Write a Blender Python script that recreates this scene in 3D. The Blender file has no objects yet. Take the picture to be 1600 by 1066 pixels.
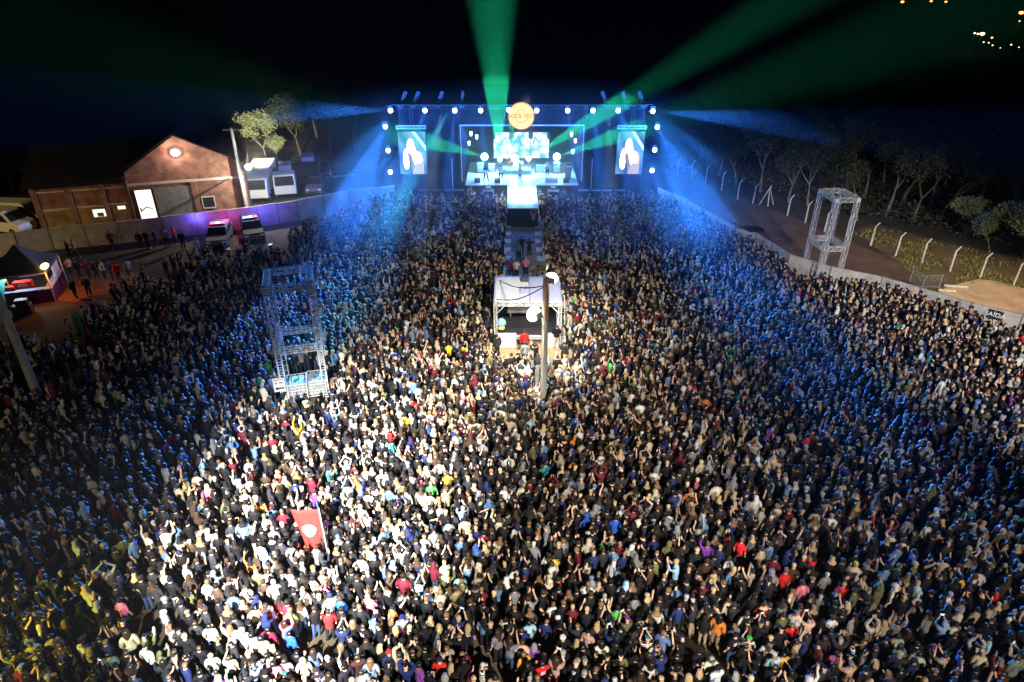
import bpy, bmesh, math, random
import numpy as np
from mathutils import Vector, Matrix, Euler

# ------------------------------------------------------------------ camera, world, exposure
SC = bpy.context.scene
COL = SC.collection
R = math.radians
F = 1066.67; PITCH = R(29.2); H = 22.0
CP, SP = math.cos(PITCH), math.sin(PITCH)
cam_d = bpy.data.cameras.new('camera'); cam_d.lens = 24; cam_d.sensor_width = 36
cam_d.clip_start = 0.5; cam_d.clip_end = 5000
cam = bpy.data.objects.new('camera', cam_d); COL.objects.link(cam)
cam.location = (0, 0, H); cam.rotation_euler = (R(90) - PITCH, 0, 0)
SC.camera = cam
SC.view_settings.view_transform = 'Standard'; SC.view_settings.look = 'None'
SC.view_settings.exposure = 0.0; SC.view_settings.gamma = 1.0
W = bpy.data.worlds.new('World'); SC.world = W; W.use_nodes = True
bg = W.node_tree.nodes['Background']
bg.inputs[0].default_value = (0.12, 0.2, 0.5, 1); bg.inputs[1].default_value = 0.0012
cy = SC.cycles
cy.max_bounces = 3; cy.diffuse_bounces = 1; cy.glossy_bounces = 1; cy.transmission_bounces = 2
cy.volume_bounces = 0; cy.transparent_max_bounces = 4; cy.sample_clamp_indirect = 1.5; cy.sample_clamp_direct = 12
cy.caustics_reflective = False; cy.caustics_refractive = False; cy.use_light_tree = True
cy.use_denoising = True; cy.volume_step_rate = 2.0; cy.volume_max_steps = 128

def G(px, py, z=0.0):
    u = (px - 800) / F; v = (py - 533) / F
    t = (H - z) / (SP + v * CP)
    return Vector((u * t, t * (CP - v * SP), z))
def ZY(py, Y):
    v = (py - 533) / F; t = Y / (CP - v * SP)
    return H - t * (SP + v * CP)
def XY(px, Y, z=0.0):
    return (px - 800) / F * (Y * CP + (H - z) * SP)
def PY(px, py, Y):
    z = ZY(py, Y); return Vector((XY(px, Y, z), Y, z))
def PROJ(x, y, z=0.0):
    d = y * CP + (H - z) * SP
    if d < 0.1: return (-9999, 9999)
    return (800 + F * x / d, 533 + F * ((H - z) * CP - y * SP) / d)

# ------------------------------------------------------------------ lights
# spot power is quoted so that P stands for radiant intensity * 40
def aim(o, target):
    d = Vector(target) - o.location
    o.rotation_euler = d.to_track_quat('-Z', 'Y').to_euler()
def spot(name, loc, target, watts, color, deg, blend=0.5, radius=0.08):
    d = bpy.data.lights.new(name, 'SPOT'); d.energy = watts; d.color = color
    d.spot_size = R(deg); d.spot_blend = blend; d.shadow_soft_size = radius
    o = bpy.data.objects.new(name, d); COL.objects.link(o); o.location = loc; aim(o, target)
    return o
def point(name, loc, watts, color, radius=0.15):
    d = bpy.data.lights.new(name, 'POINT'); d.energy = watts; d.color = color; d.shadow_soft_size = radius
    o = bpy.data.objects.new(name, d); COL.objects.link(o); o.location = loc
    return o
BLUE = (0.03, 0.2, 1.0); CYAN = (0.05, 0.75, 0.6); GREEN = (0.02, 1.0, 0.42); ICE = (0.55, 0.8, 1.0)

# floodlights on the masts behind the camera
spot('floodlight_white', (-11, -7, 23), G(530, 800), 590000, (1.0, 0.98, 0.94), 26, 1.0, 0.2)
spot('floodlight_warm', (8, -14, 22), G(840, 900), 112000, (1.0, 0.91, 0.8), 38, 1.0, 0.2)
spot('floodlight_warm', (22, -12, 22), G(1300, 960), 48000, (1.0, 0.86, 0.7), 36, 1.0, 0.2)
spot('floodlight_wide', (22, -14, 24), G(1390, 440), 190000, (1.0, 0.93, 0.88), 22, 1.0, 0.3)
spot('floodlight_yellow', (-30, -10, 16), G(20, 1070), 85000, (1.0, 0.88, 0.08), 17, 1.0, 0.2)
spot('floodlight_left', (-16, -14, 24), G(120, 720), 13000, (1.0, 0.88, 0.68), 36, 1.0, 0.2)
spot('floodlight_field', (60, 22, 17), G(1590, 460), 80000, (1.0, 0.74, 0.46), 27, 0.9, 0.25)
spot('floodlight_yard', (-56, 30, 15), G(40, 365), 15000, (1.0, 0.68, 0.26), 40, 0.9, 0.25)
HAZE_DENSITY = 0.00011
SMOKE_DENSITY = 0.006
KS = 20.0     # output of the stage lamps
KB = 6.0      # extra output of the beams thrown into the open air
# ------------------------------------------------------------------ helpers
def mat(name, color, rough=0.7, metal=0.0, emis=None, estr=0.0, var=0.0, scale=6.0, color2=None, bump=0.0, obj_color=False, stretch=None):
    m = bpy.data.materials.new(name); m.use_nodes = True
    nt = m.node_tree; b = nt.nodes['Principled BSDF']
    b.inputs['Roughness'].default_value = rough; b.inputs['Metallic'].default_value = metal
    if rough > .68: b.inputs['Specular IOR Level'].default_value = .15
    c = tuple(color) + (1,)
    b.inputs['Base Color'].default_value = c
    src = None
    if obj_color:
        oi = nt.nodes.new('ShaderNodeObjectInfo'); src = oi.outputs['Color']
    if var > 0 or color2:
        tc = nt.nodes.new('ShaderNodeTexCoord'); n = nt.nodes.new('ShaderNodeTexNoise')
        n.inputs['Scale'].default_value = scale; n.inputs['Detail'].default_value = 6; n.inputs['Roughness'].default_value = 0.65
        vec = tc.outputs['Object']
        if stretch:
            mp = nt.nodes.new('ShaderNodeMapping'); mp.inputs['Scale'].default_value = stretch
            nt.links.new(vec, mp.inputs['Vector']); vec = mp.outputs['Vector']
        nt.links.new(vec, n.inputs['Vector'])
        ramp = nt.nodes.new('ShaderNodeMapRange'); ramp.inputs['From Min'].default_value = 0.35; ramp.inputs['From Max'].default_value = 0.65
        nt.links.new(n.outputs['Fac'], ramp.inputs['Value'])
        mx = nt.nodes.new('ShaderNodeMix'); mx.data_type = 'RGBA'
        nt.links.new(ramp.outputs['Result'], mx.inputs['Factor'])
        if src is not None:
            ml = nt.nodes.new('ShaderNodeMix'); ml.data_type = 'RGBA'; ml.blend_type = 'MULTIPLY'; ml.inputs['Factor'].default_value = 1
            nt.links.new(src, ml.inputs['A']); k = 1 - var; ml.inputs['B'].default_value = (k, k, k, 1)
            nt.links.new(src, mx.inputs['A']); nt.links.new(ml.outputs['Result'], mx.inputs['B'])
        else:
            mx.inputs['A'].default_value = c
            k = 1 - var
            mx.inputs['B'].default_value = (tuple(color2) + (1,)) if color2 else (c[0]*k, c[1]*k, c[2]*k, 1)
        src = mx.outputs['Result']
        if bump:
            bp = nt.nodes.new('ShaderNodeBump'); bp.inputs['Strength'].default_value = bump; bp.inputs['Distance'].default_value = 0.05
            nt.links.new(n.outputs['Fac'], bp.inputs['Height']); nt.links.new(bp.outputs['Normal'], b.inputs['Normal'])
    if src is not None: nt.links.new(src, b.inputs['Base Color'])
    if emis:
        b.inputs['Emission Color'].default_value = tuple(emis) + (1,); b.inputs['Emission Strength'].default_value = estr
    return m
def emat(name, color, strength, sampled=False):
    m = bpy.data.materials.new(name); m.use_nodes = True; nt = m.node_tree
    nt.nodes.clear(); e = nt.nodes.new('ShaderNodeEmission'); o = nt.nodes.new('ShaderNodeOutputMaterial')
    e.inputs[0].default_value = tuple(color) + (1,); e.inputs[1].default_value = strength
    nt.links.new(e.outputs[0], o.inputs[0])
    if not sampled: m.cycles.emission_sampling = 'NONE'
    return m

class MB:
    def __init__(s, origin=(0, 0, 0)): s.bm = bmesh.new(); s.o = Vector(origin)
    def box(s, c, size, rz=0.0, rx=0.0, ry=0.0, mi=0):
        M = Matrix.Translation(Vector(c) - s.o) @ Euler((rx, ry, rz)).to_matrix().to_4x4() @ Matrix.Diagonal((*size, 1))
        r = bmesh.ops.create_cube(s.bm, size=1, matrix=M)
        if mi:
            for f in {f for v in r['verts'] for f in v.link_faces}: f.material_index = mi
        return r['verts']
    def tube(s, p0, p1, r0, r1=None, n=6, mi=0, caps=True):
        p0 = Vector(p0) - s.o; p1 = Vector(p1) - s.o; r1 = r0 if r1 is None else r1
        d = p1 - p0
        if d.length < 1e-6: return
        q = d.to_track_quat('Z', 'Y').to_matrix()
        a = []; b = []
        for i in range(n):
            t = 2 * math.pi * (i + .5) / n; e = q @ Vector((math.cos(t), math.sin(t), 0))
            a.append(s.bm.verts.new(p0 + e * r0)); b.append(s.bm.verts.new(p1 + e * r1))
        fs = [s.bm.faces.new((a[i], a[(i+1) % n], b[(i+1) % n], b[i])) for i in range(n)]
        if caps: fs += [s.bm.faces.new(a[::-1]), s.bm.faces.new(b)]
        for f in fs: f.material_index = mi
    def path(s, pts, r, n=6, mi=0):
        for a, b in zip(pts[:-1], pts[1:]): s.tube(a, b, r, r, n, mi)
    def poly(s, pts, mi=0):
        vs = [s.bm.verts.new(Vector(p) - s.o) for p in pts]
        f = s.bm.faces.new(vs); f.material_index = mi; return f
    def slab(s, pts, d, mi=0):
        """closed prism: polygon pts swept along vector d"""
        d = Vector(d); a = [s.bm.verts.new(Vector(p) - s.o) for p in pts]; b = [s.bm.verts.new(Vector(p) - s.o + d) for p in pts]
        n = len(a); fs = [s.bm.faces.new(a), s.bm.faces.new(b[::-1])]
        fs += [s.bm.faces.new((a[i], b[i], b[(i+1) % n], a[(i+1) % n])) for i in range(n)]
        for f in fs: f.material_index = mi
    def disc(s, c, r, th, axis='Y', n=32, mi=0):
        c = Vector(c); d = {'X': Vector((th, 0, 0)), 'Y': Vector((0, th, 0)), 'Z': Vector((0, 0, th))}[axis]
        s.tube(c - d / 2, c + d / 2, r, r, n, mi)
    def sphere(s, c, r, u=12, v=8, sc=(1, 1, 1), mi=0):
        M = Matrix.Translation(Vector(c) - s.o) @ Matrix.Diagonal((*sc, 1))
        res = bmesh.ops.create_uvsphere(s.bm, u_segments=u, v_segments=v, radius=r, matrix=M)
        for f in {f for vv in res['verts'] for f in vv.link_faces}: f.material_index = mi; f.smooth = True
    def truss(s, p0, p1, w=0.3, r=0.024, step=0.35, up=(0, 0, 1), wz=None, diag=True):
        p0 = Vector(p0); p1 = Vector(p1); d = (p1 - p0); L = d.length; d.normalize()
        up = Vector(up)
        if abs(d.dot(up)) > .9: up = Vector((0, 1, 0))
        a = d.cross(up).normalized(); b = a.cross(d).normalized(); h = w / 2; hz = (wz or w) / 2
        cs = [a * h + b * hz, -a * h + b * hz, -a * h - b * hz, a * h - b * hz]
        for c in cs: s.tube(p0 + c, p1 + c, r, r, 4)
        n = max(1, round(L / step))
        for i in range(n + 1):
            q = p0 + d * (L * i / n)
            for k in range(4): s.tube(q + cs[k], q + cs[(k+1) % 4], r * .6, None, 4, caps=False)
            if i < n and diag:
                q2 = p0 + d * (L * (i + 1) / n)
                for k in range(4):
                    A, B = (cs[k], cs[(k+1) % 4]) if i % 2 else (cs[(k+1) % 4], cs[k])
                    s.tube(q + A, q2 + B, r * .6, None, 4, caps=False)
    def build(s, name, m, parent=None, smooth=False, bevel=0.0):
        if bevel:
            bmesh.ops.bevel(s.bm, geom=s.bm.edges[:], offset=bevel, segments=1, affect='EDGES')
        bmesh.ops.recalc_face_normals(s.bm, faces=s.bm.faces[:])
        me = bpy.data.meshes.new(name); s.bm.to_mesh(me); s.bm.free()
        for mm in (m if isinstance(m, (list, tuple)) else [m]): me.materials.append(mm)
        if smooth: me.polygons.foreach_set('use_smooth', [True] * len(me.polygons))
        o = bpy.data.objects.new(name, me); COL.objects.link(o)
        if parent is not None: o.parent = parent
        elif s.o.length: o.location = s.o
        return o

def tag(o, label=None, cat=None, group=None, kind=None):
    if label: o['label'] = label
    if cat: o['category'] = cat
    if group: o['group'] = group
    if kind: o['kind'] = kind
    return o
def thing(name, label, cat, loc=(0, 0, 0), rz=0.0, group=None):
    o = bpy.data.objects.new(name, None); COL.objects.link(o); o.empty_display_size = 0.2
    o.location = loc; o.rotation_euler = (0, 0, rz)
    return tag(o, label, cat, group)
def copy_tree(o, parent=None):
    c = o.copy(); COL.objects.link(c); c.parent = parent
    for ch in KIDS(o): copy_tree(ch, c)
    return c
def KIDS(o): return [c for c in COL.objects if c.parent is o] if len(COL.objects) < 400 else list(o.children)
def text_mesh(name, body, size, m, parent, loc, rot, ext=0.01, align='CENTER'):
    cu = bpy.data.curves.new(name, 'FONT'); cu.body = body; cu.size = size; cu.extrude = ext
    cu.align_x = align; cu.align_y = 'CENTER'; cu.offset = size * 0.015
    t = bpy.data.objects.new('tmp_text', cu); COL.objects.link(t); bpy.context.view_layer.update()
    me = bpy.data.meshes.new_from_object(t.evaluated_get(bpy.context.evaluated_depsgraph_get()))
    bpy.data.objects.remove(t); me.name = name; me.materials.clear(); me.materials.append(m)
    o = bpy.data.objects.new(name, me); COL.objects.link(o); o.location = loc; o.rotation_euler = rot
    if parent is not None: o.parent = parent
    return o
ORD = ['first','second','third','fourth','fifth','sixth','seventh','eighth','ninth','tenth','eleventh','twelfth','thirteenth','fourteenth','fifteenth','sixteenth','seventeenth','eighteenth','nineteenth','twentieth']
def ordw(i):
    if i < 20: return ORD[i]
    t = {2:'twenty',3:'thirty',4:'forty',5:'fifty'}[(i+1)//10]; r = (i+1) % 10
    return (t[:-1] + 'ieth') if r == 0 else t + '-' + ORD[r-1]

M_STEEL = mat('aluminium_truss', (0.78, 0.76, 0.74), 0.4, 0.1, var=.25, scale=20)
M_DARKSTEEL = mat('black_steel', (0.03, 0.03, 0.035), 0.5, 0.3)
M_BLACK = mat('black_fabric', (0.018, 0.018, 0.022), 0.9, var=.4, scale=2)
M_BLACKPAINT = mat('black_paint', (0.02, 0.02, 0.024), 0.45)
M_GREY = mat('grey_paint', (0.25, 0.25, 0.26), 0.6, var=.3, scale=8)
M_WHITE = mat('white_paint', (0.75, 0.75, 0.73), 0.5, var=.15, scale=5)
M_CONC = mat('concrete', (0.36, 0.35, 0.33), 0.9, var=.45, scale=1.6, bump=.3)
M_POLE = mat('concrete_pole', (0.42, 0.4, 0.35), 0.9, var=.5, scale=2.2, bump=.3, stretch=(1, 1, .25))
M_RUBBER = mat('rubber', (0.02, 0.02, 0.02), 0.8)
M_GLASS = mat('dark_glass', (0.02, 0.025, 0.03), 0.1)
M_RED = mat('red_cloth', (0.6, 0.03, 0.02), 0.7, var=.3, scale=4)
M_ORANGE = mat('orange_plastic', (0.8, 0.16, 0.03), 0.6)
M_YELLOW = mat('yellow_paint', (0.65, 0.5, 0.08), 0.6)
# ------------------------------------------------------------------ people: detailed bodies
M_SKIN = mat('skin', (0.5, 0.3, 0.2), 0.6, obj_color=True, var=.1, scale=12)
M_EYE = mat('eye', (0.03, 0.02, 0.02), 0.3)
M_LIPS = mat('lips', (0.35, 0.12, 0.1), 0.5)
M_CLOTH = mat('cloth', (0.5, 0.5, 0.5), 0.85, obj_color=True, var=.4, scale=7, bump=.25)
M_HAIR = mat('hair', (0.1, 0.07, 0.05), 0.38, obj_color=True, var=.45, scale=30, stretch=(1, 1, .3))
M_SOLE = mat('shoe', (0.1, 0.1, 0.1), 0.6, obj_color=True)

def arm_pts(kind, s):
    sh = Vector((s * .185, 0, 1.41))
    if kind == 'down': el = Vector((s*.25, -.03, 1.13)); wr = Vector((s*.24, .07, .90)); f = Vector((0, .1, -1)); p = Vector((0, 1, .1))
    elif kind == 'front': el = Vector((s*.25, .04, 1.14)); wr = Vector((s*.12, .26, 1.22)); f = Vector((-s*.6, .8, .3)); p = Vector((0, .2, 1))
    elif kind == 'phone': el = Vector((s*.22, .22, 1.36)); wr = Vector((s*.08, .34, 1.62)); f = Vector((-s*.2, .2, 1)); p = Vector((s, 0, .1))
    elif kind == 'up': el = Vector((s*.30, .06, 1.64)); wr = Vector((s*.22, .1, 1.9)); f = Vector((0, .1, 1)); p = Vector((s, 0, 0))
    elif kind == 'clap': el = Vector((s*.28, .12, 1.62)); wr = Vector((s*.06, .14, 1.84)); f = Vector((-s*.1, 0, 1)); p = Vector((0, 1, 0))
    elif kind == 'hip': el = Vector((s*.38, -.06, 1.18)); wr = Vector((s*.2, .06, 1.0)); f = Vector((-s*.7, .5, -.3)); p = Vector((0, .5, 1))
    elif kind == 'neck': el = Vector((s*.24, .03, 1.14)); wr = Vector((s*.36, .28, 1.25)); f = Vector((s*.3, .3, .8)); p = Vector((0, 1, 0))
    elif kind == 'strum': el = Vector((s*.30, -.04, 1.15)); wr = Vector((s*.06, .2, 1.08)); f = Vector((-s, .2, -.3)); p = Vector((0, 0, 1))
    elif kind == 'mic': el = Vector((s*.26, .12, 1.24)); wr = Vector((s*.05, .22, 1.5)); f = Vector((-s*.6, .4, .5)); p = Vector((0, 1, .3))
    elif kind == 'fold': el = Vector((s*.25, .05, 1.14)); wr = Vector((-s*.04, .2, 1.2)); f = Vector((-s, .05, .1)); p = Vector((0, .1, 1))
    return sh, el, wr, f.normalized(), p.normalized()

def body_variant(left, right, legs='stand', lean=0.0):
    V = []; RR = []; E = []; REG = []
    def v(p, r, par=None, reg=1):
        V.append(Vector(p)); RR.append(r if isinstance(r, tuple) else (r, r)); REG.append(reg)
        if par is not None: E.append((par, len(V) - 1))
        return len(V) - 1
    pel = v((0, 0, .97), (.15, .115), None, 1)
    sp = v((0, lean*.1, 1.13), (.135, .1), pel, 1)
    ch = v((0, lean*.2, 1.31), (.165, .115), sp, 1)
    nb = v((0, lean*.25, 1.455), (.075, .07), ch, 1)
    nk = v((0, .012+lean*.28, 1.52), (.052, .055), nb, 0)
    hd = v((0, .025+lean*.3, 1.615), (.078, .098), nk, 0)
    ht = v((0, .012+lean*.3, 1.715), (.066, .08), hd, 0)
    v((0, .118+lean*.3, 1.61), (.014, .014), hd, 0)      # nose
    for s in (-1, 1): v((s*.088, .0+lean*.3, 1.615), (.012, .022), hd, 0)   # ears
    for s, k in ((-1, left), (1, right)):
        sh, el, wr, f, p = arm_pts(k, s)
        a = v(sh + Vector((0, lean*.22, 0)), (.068, .068), ch, 1); b = v(el, (.046, .046), a, 1); c = v(wr, (.029, .029), b, 2)
        pm = v(wr + f * .06, (.034, .018), c, 2)
        perp = f.cross(p).normalized()
        for i, L in enumerate((.062, .074, .07, .055)):      # four fingers
            off = perp * ((i - 1.5) * .021)
            q = v(wr + f * .105 + off, .0095, pm, 2); q = v(wr + f * (.105 + L*.55) + off + p*.012, .0085, q, 2); v(wr + f * (.105 + L) + off + p*.034, .0075, q, 2)
        t = v(wr + f * .045 + perp * -.042, .0105, pm, 2); v(wr + f * .085 + perp * -.06 + p*.02, .0085, t, 2)   # thumb
    for s in (-1, 1):
        if legs == 'stand': kn = (s*.105, .015, .5); an = (s*.115, -.02, .09); toe = (s*.135, .13, .045)
        elif legs == 'walk': kn = (s*.09, .06*s+.03, .5); an = (s*.09, .22*s-.03, .1 if s > 0 else .14); toe = (s*.1, .22*s+.12, .045 if s > 0 else .06)
        elif legs == 'wide': kn = (s*.17, .03, .5); an = (s*.24, -.03, .09); toe = (s*.28, .11, .045)
        else: kn = (s*.14, .44, .6); an = (s*.14, .42, .14); toe = (s*.15, .57, .06)   # sit (pelvis lowered by the caller)
        hp = v((s*.085, 0, .89), (.092, .1), pel, 3); k = v(kn, (.062, .064), hp, 3); a = v(an, (.04, .042), k, 4); v(toe, (.042, .03), a, 4)
    me = bpy.data.meshes.new('body'); me.from_pydata([tuple(p) for p in V], E, [])
    o = bpy.data.objects.new('tmp_body', me); COL.objects.link(o)
    o.modifiers.new('skin', 'SKIN')
    sv = me.skin_vertices[0].data
    for i, r in enumerate(RR): sv[i].radius = r; sv[i].use_root = (i == 0)
    o.modifiers['skin'].branch_smoothing = .4; o.modifiers['skin'].use_smooth_shade = True
    ss = o.modifiers.new('sub', 'SUBSURF'); ss.levels = 1; ss.render_levels = 1
    bpy.context.view_layer.update()
    em = bpy.data.meshes.new_from_object(o.evaluated_get(bpy.context.evaluated_depsgraph_get()))
    bpy.data.objects.remove(o)
    n = len(em.vertices); co = np.empty(n*3); em.vertices.foreach_get('co', co); co = co.reshape(-1, 3)
    # nearest bone -> region of every vertex: 0 head, 1 torso and arms, 2 hands, 3 legs, 4 feet
    best = np.full(n, 1e9); reg = np.zeros(n, int)
    for a, b in E:
        A = np.array(V[a]); B = np.array(V[b]); d = B - A; L = (d @ d) or 1e-9
        t = np.clip(((co - A) @ d) / L, 0, 1); q = A + t[:, None] * d
        rr = (max(RR[a]) * (1 - t) + max(RR[b]) * t)
        D = np.linalg.norm(co - q, axis=1) / rr
        r = np.where(t < .5, REG[a], REG[b])
        r = np.where((REG[a] == 1) & (REG[b] == 2), np.where(t < .88, 1, 2), r)
        r = np.where((REG[a] == 3) & (REG[b] == 4), np.where(t < .85, 3, 4), r)
        r = np.where((REG[a] == 1) & (REG[b] == 3), np.where(co[:, 2] < .96, 3, 1), r)
        r = np.where((REG[a] == 1) & (REG[b] == 0), np.where(t < .9, 1, 0), r)
        m = D < best; best[m] = D[m]; reg[m] = r[m]
    reg[(reg == 1) & (co[:, 2] < .95) & (abs(co[:, 0]) < .19)] = 3
    em.materials.clear()
    for m in (M_SKIN, M_EYE, M_LIPS): em.materials.append(m)
    nrm = np.empty(n*3); em.vertices.foreach_get('normal', nrm); nrm = nrm.reshape(-1, 3)
    hy = .025 + lean * .3
    for pl in em.polygons:
        c = pl.center
        if reg[pl.vertices[0]] == 0 and c.y > hy + .05:
            if 1.618 < c.z < 1.645 and .02 < abs(c.x) < .055: pl.material_index = 1
            elif 1.565 < c.z < 1.583 and abs(c.x) < .035: pl.material_index = 2
    em.polygons.foreach_set('use_smooth', [True] * len(em.polygons))
    faces = [tuple(p.vertices) for p in em.polygons]
    def shell(keep, off, name, m, extra=None):
        idx = {}; vs = []; fs = []
        for f in faces:
            if all(keep[i] for i in f):
                g = []
                for i in f:
                    if i not in idx:
                        idx[i] = len(vs); vs.append(tuple(co[i] + nrm[i] * (off(co[i]) if callable(off) else off)))
                    g.append(idx[i])
                fs.append(tuple(g))
        if extra:
            for ev, ef in extra:
                k = len(vs); vs += ev; fs += [tuple(i + k for i in f) for f in ef]
        mm = bpy.data.meshes.new(name); mm.from_pydata(vs, [], fs); mm.materials.append(m)
        mm.polygons.foreach_set('use_smooth', [True] * len(mm.polygons))
        return mm
    out = {'body': em}
    out['jacket'] = shell((reg == 1) | ((reg == 3) & (co[:, 2] > .86)), lambda c: .028 if c[2] > 1.0 else .04, 'jacket', M_CLOTH)
    def sleeves(c):  return (reg == 1)
    elz = np.array([False] * n)
    # t-shirt: forearms stay bare
    bare = np.zeros(n, bool)
    for s, k in ((-1, left), (1, right)):
        sh, el, wr, f, p = arm_pts(k, s)
        A = np.array(el); B = np.array(wr); d = B - A; t = np.clip(((co - A) @ d) / (d @ d), 0, 1)
        D = np.linalg.norm(co - (A + t[:, None] * d), axis=1)
        S = np.array(sh); d2 = A - S; t2 = np.clip(((co - S) @ d2) / (d2 @ d2), 0, 1); D2 = np.linalg.norm(co - (S + t2[:, None]*d2), axis=1)
        bare |= (D < .075) & ((D < D2) | (t2 > .75))
    out['shirt'] = shell(((reg == 1) & ~bare) | ((reg == 3) & (co[:, 2] > .88)), .018, 'shirt', M_CLOTH)
    out['trousers'] = shell((reg == 3), .016, 'trousers', M_CLOTH)
    out['shoes'] = shell((reg == 4), .014, 'shoes', M_SOLE)
    hairy = (reg == 0) & ((co[:, 2] > 1.66) | ((co[:, 1] < hy + .02) & (co[:, 2] > 1.54)))
    out['hair_short'] = shell(hairy, .016, 'hair', M_HAIR)
    def strip(w, zt, zb, y0, flare, m=7):
        ev = []; ef = []; rows = 6
        for i in range(rows + 1):
            z = zt + (zb - zt) * i / rows; ww = w * (1 + flare * math.sin(math.pi * i / rows * .9))
            for layer in (0, 1):
                for j in range(m):
                    a = math.pi * (j / (m - 1)); rr = ww * (1 - .25 * layer)
                    ev.append((rr * math.cos(a) * 1.0, y0 + hy - rr * math.sin(a) * .95 - .03 * i / rows, z))
        for i in range(rows):
            for layer in (0, 1):
                for j in range(m - 1):
                    a = i * 2 * m + layer * m + j; ef.append((a, a + 1, a + 1 + 2*m, a + 2*m))
        b = rows * 2 * m
        for j in range(m - 1): ef.append((b + j, b + j + 1, b + m + j + 1, b + m + j))
        return ev, ef
    out['hair_long'] = shell(hairy, .024, 'hair', M_HAIR, [strip(.105, 1.69, 1.26, .0, .25)])
    out['hair_bob'] = shell(hairy, .026, 'hair', M_HAIR, [strip(.11, 1.69, 1.44, .0, .2)])
    brim = ([(-.07, hy+.07, 1.675), (.07, hy+.07, 1.675), (.06, hy+.18, 1.662), (-.06, hy+.18, 1.662),
             (-.07, hy+.07, 1.665), (.07, hy+.07, 1.665), (.06, hy+.18, 1.652), (-.06, hy+.18, 1.652)],
            [(0, 1, 2, 3), (7, 6, 5, 4), (0, 4, 5, 1), (1, 5, 6, 2), (2, 6, 7, 3), (3, 7, 4, 0)])
    out['cap'] = shell((reg == 0) & (co[:, 2] > 1.655), .02, 'cap', M_CLOTH, [brim])
    out['beanie'] = shell((reg == 0) & ((co[:, 2] > 1.65) | ((co[:, 1] < hy) & (co[:, 2] > 1.60))), .026, 'beanie', M_CLOTH)
    out['hood'] = shell((reg == 0) & ((co[:, 2] > 1.67) | ((co[:, 1] < hy + .05) & (co[:, 2] > 1.49))), .035, 'hood', M_CLOTH)
    return out

BODIES = {}
def get_body(l, r, legs='stand', lean=0.0):
    k = (l, r, legs, lean)
    if k not in BODIES: BODIES[k] = body_variant(l, r, legs, lean)
    return BODIES[k]
SKINS = [(.6, .38, .26), (.48, .3, .2), (.68, .46, .34), (.3, .17, .1)]
def person(label, loc, rz, top, top_c, trouser_c, head, head_c, skin, arms=('down', 'down'), legs='stand', lean=0.0, scale=1.0, group=None, hood=False):
    b = get_body(arms[0], arms[1], legs, lean)
    o = bpy.data.objects.new('person', b['body']); COL.objects.link(o)
    o.location = loc; o.rotation_euler = (0, 0, rz); o.scale = (scale,)*3; o.color = (*skin, 1)
    tag(o, label, 'person', group)
    def child(name, key, c):
        q = bpy.data.objects.new(name, b[key]); COL.objects.link(q); q.parent = o; q.color = (*c, 1); return q
    child('jacket' if top == 'jacket' else 'shirt', top, top_c)
    child('trousers', 'trousers', trouser_c)
    child('shoes', 'shoes', (.05, .05, .05) if (len(label) % 3) else (.5, .5, .5))
    if head: child({'hair_short': 'hair', 'hair_long': 'hair', 'hair_bob': 'hair'}.get(head, head), head, head_c)
    return o

def cloth_pattern(name, kind):
    m = M_CLOTH.copy(); m.name = name; nt = m.node_tree; b = nt.nodes['Principled BSDF']; src = b.inputs['Base Color'].links[0].from_socket
    tc = nt.nodes.new('ShaderNodeTexCoord'); mx = nt.nodes.new('ShaderNodeMix'); mx.data_type = 'RGBA'; nt.links.new(src, mx.inputs['A']); mx.inputs['B'].default_value = (.75, .75, .72, 1) if kind != 'check' else (.03, .03, .04, 1)
    def math_(op, a, bb=None):
        n = nt.nodes.new('ShaderNodeMath'); n.operation = op
        for i, q in enumerate((a, bb)):
            if q is None: continue
            if isinstance(q, (int, float)): n.inputs[i].default_value = q
            else: nt.links.new(q, n.inputs[i])
        return n.outputs[0]
    sx = nt.nodes.new('ShaderNodeSeparateXYZ'); nt.links.new(tc.outputs['Object'], sx.inputs[0])
    if kind == 'print':
        inx = math_('LESS_THAN', math_('ABSOLUTE', sx.outputs['X']), .1); inz = math_('LESS_THAN', math_('ABSOLUTE', math_('SUBTRACT', sx.outputs['Z'], 1.27)), .09)
        nz = nt.nodes.new('ShaderNodeTexNoise'); nz.inputs['Scale'].default_value = 26; nt.links.new(tc.outputs['Object'], nz.inputs['Vector'])
        fac = math_('MULTIPLY', math_('MULTIPLY', inx, inz), math_('GREATER_THAN', nz.outputs['Fac'], .5))
    elif kind == 'stripe': fac = math_('GREATER_THAN', math_('SINE', math_('MULTIPLY', sx.outputs['Z'], 110)), .2)
    else: fac = math_('GREATER_THAN', math_('ADD', math_('SINE', math_('MULTIPLY', sx.outputs['Z'], 90)), math_('SINE', math_('MULTIPLY', sx.outputs['X'], 90))), .4)
    nt.links.new(fac, mx.inputs['Factor']); nt.links.new(mx.outputs['Result'], b.inputs['Base Color']); return m
PATTERNS = [cloth_pattern('printed_cloth', 'print'), cloth_pattern('striped_cloth', 'stripe'), cloth_pattern('checked_cloth', 'check')]
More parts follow.
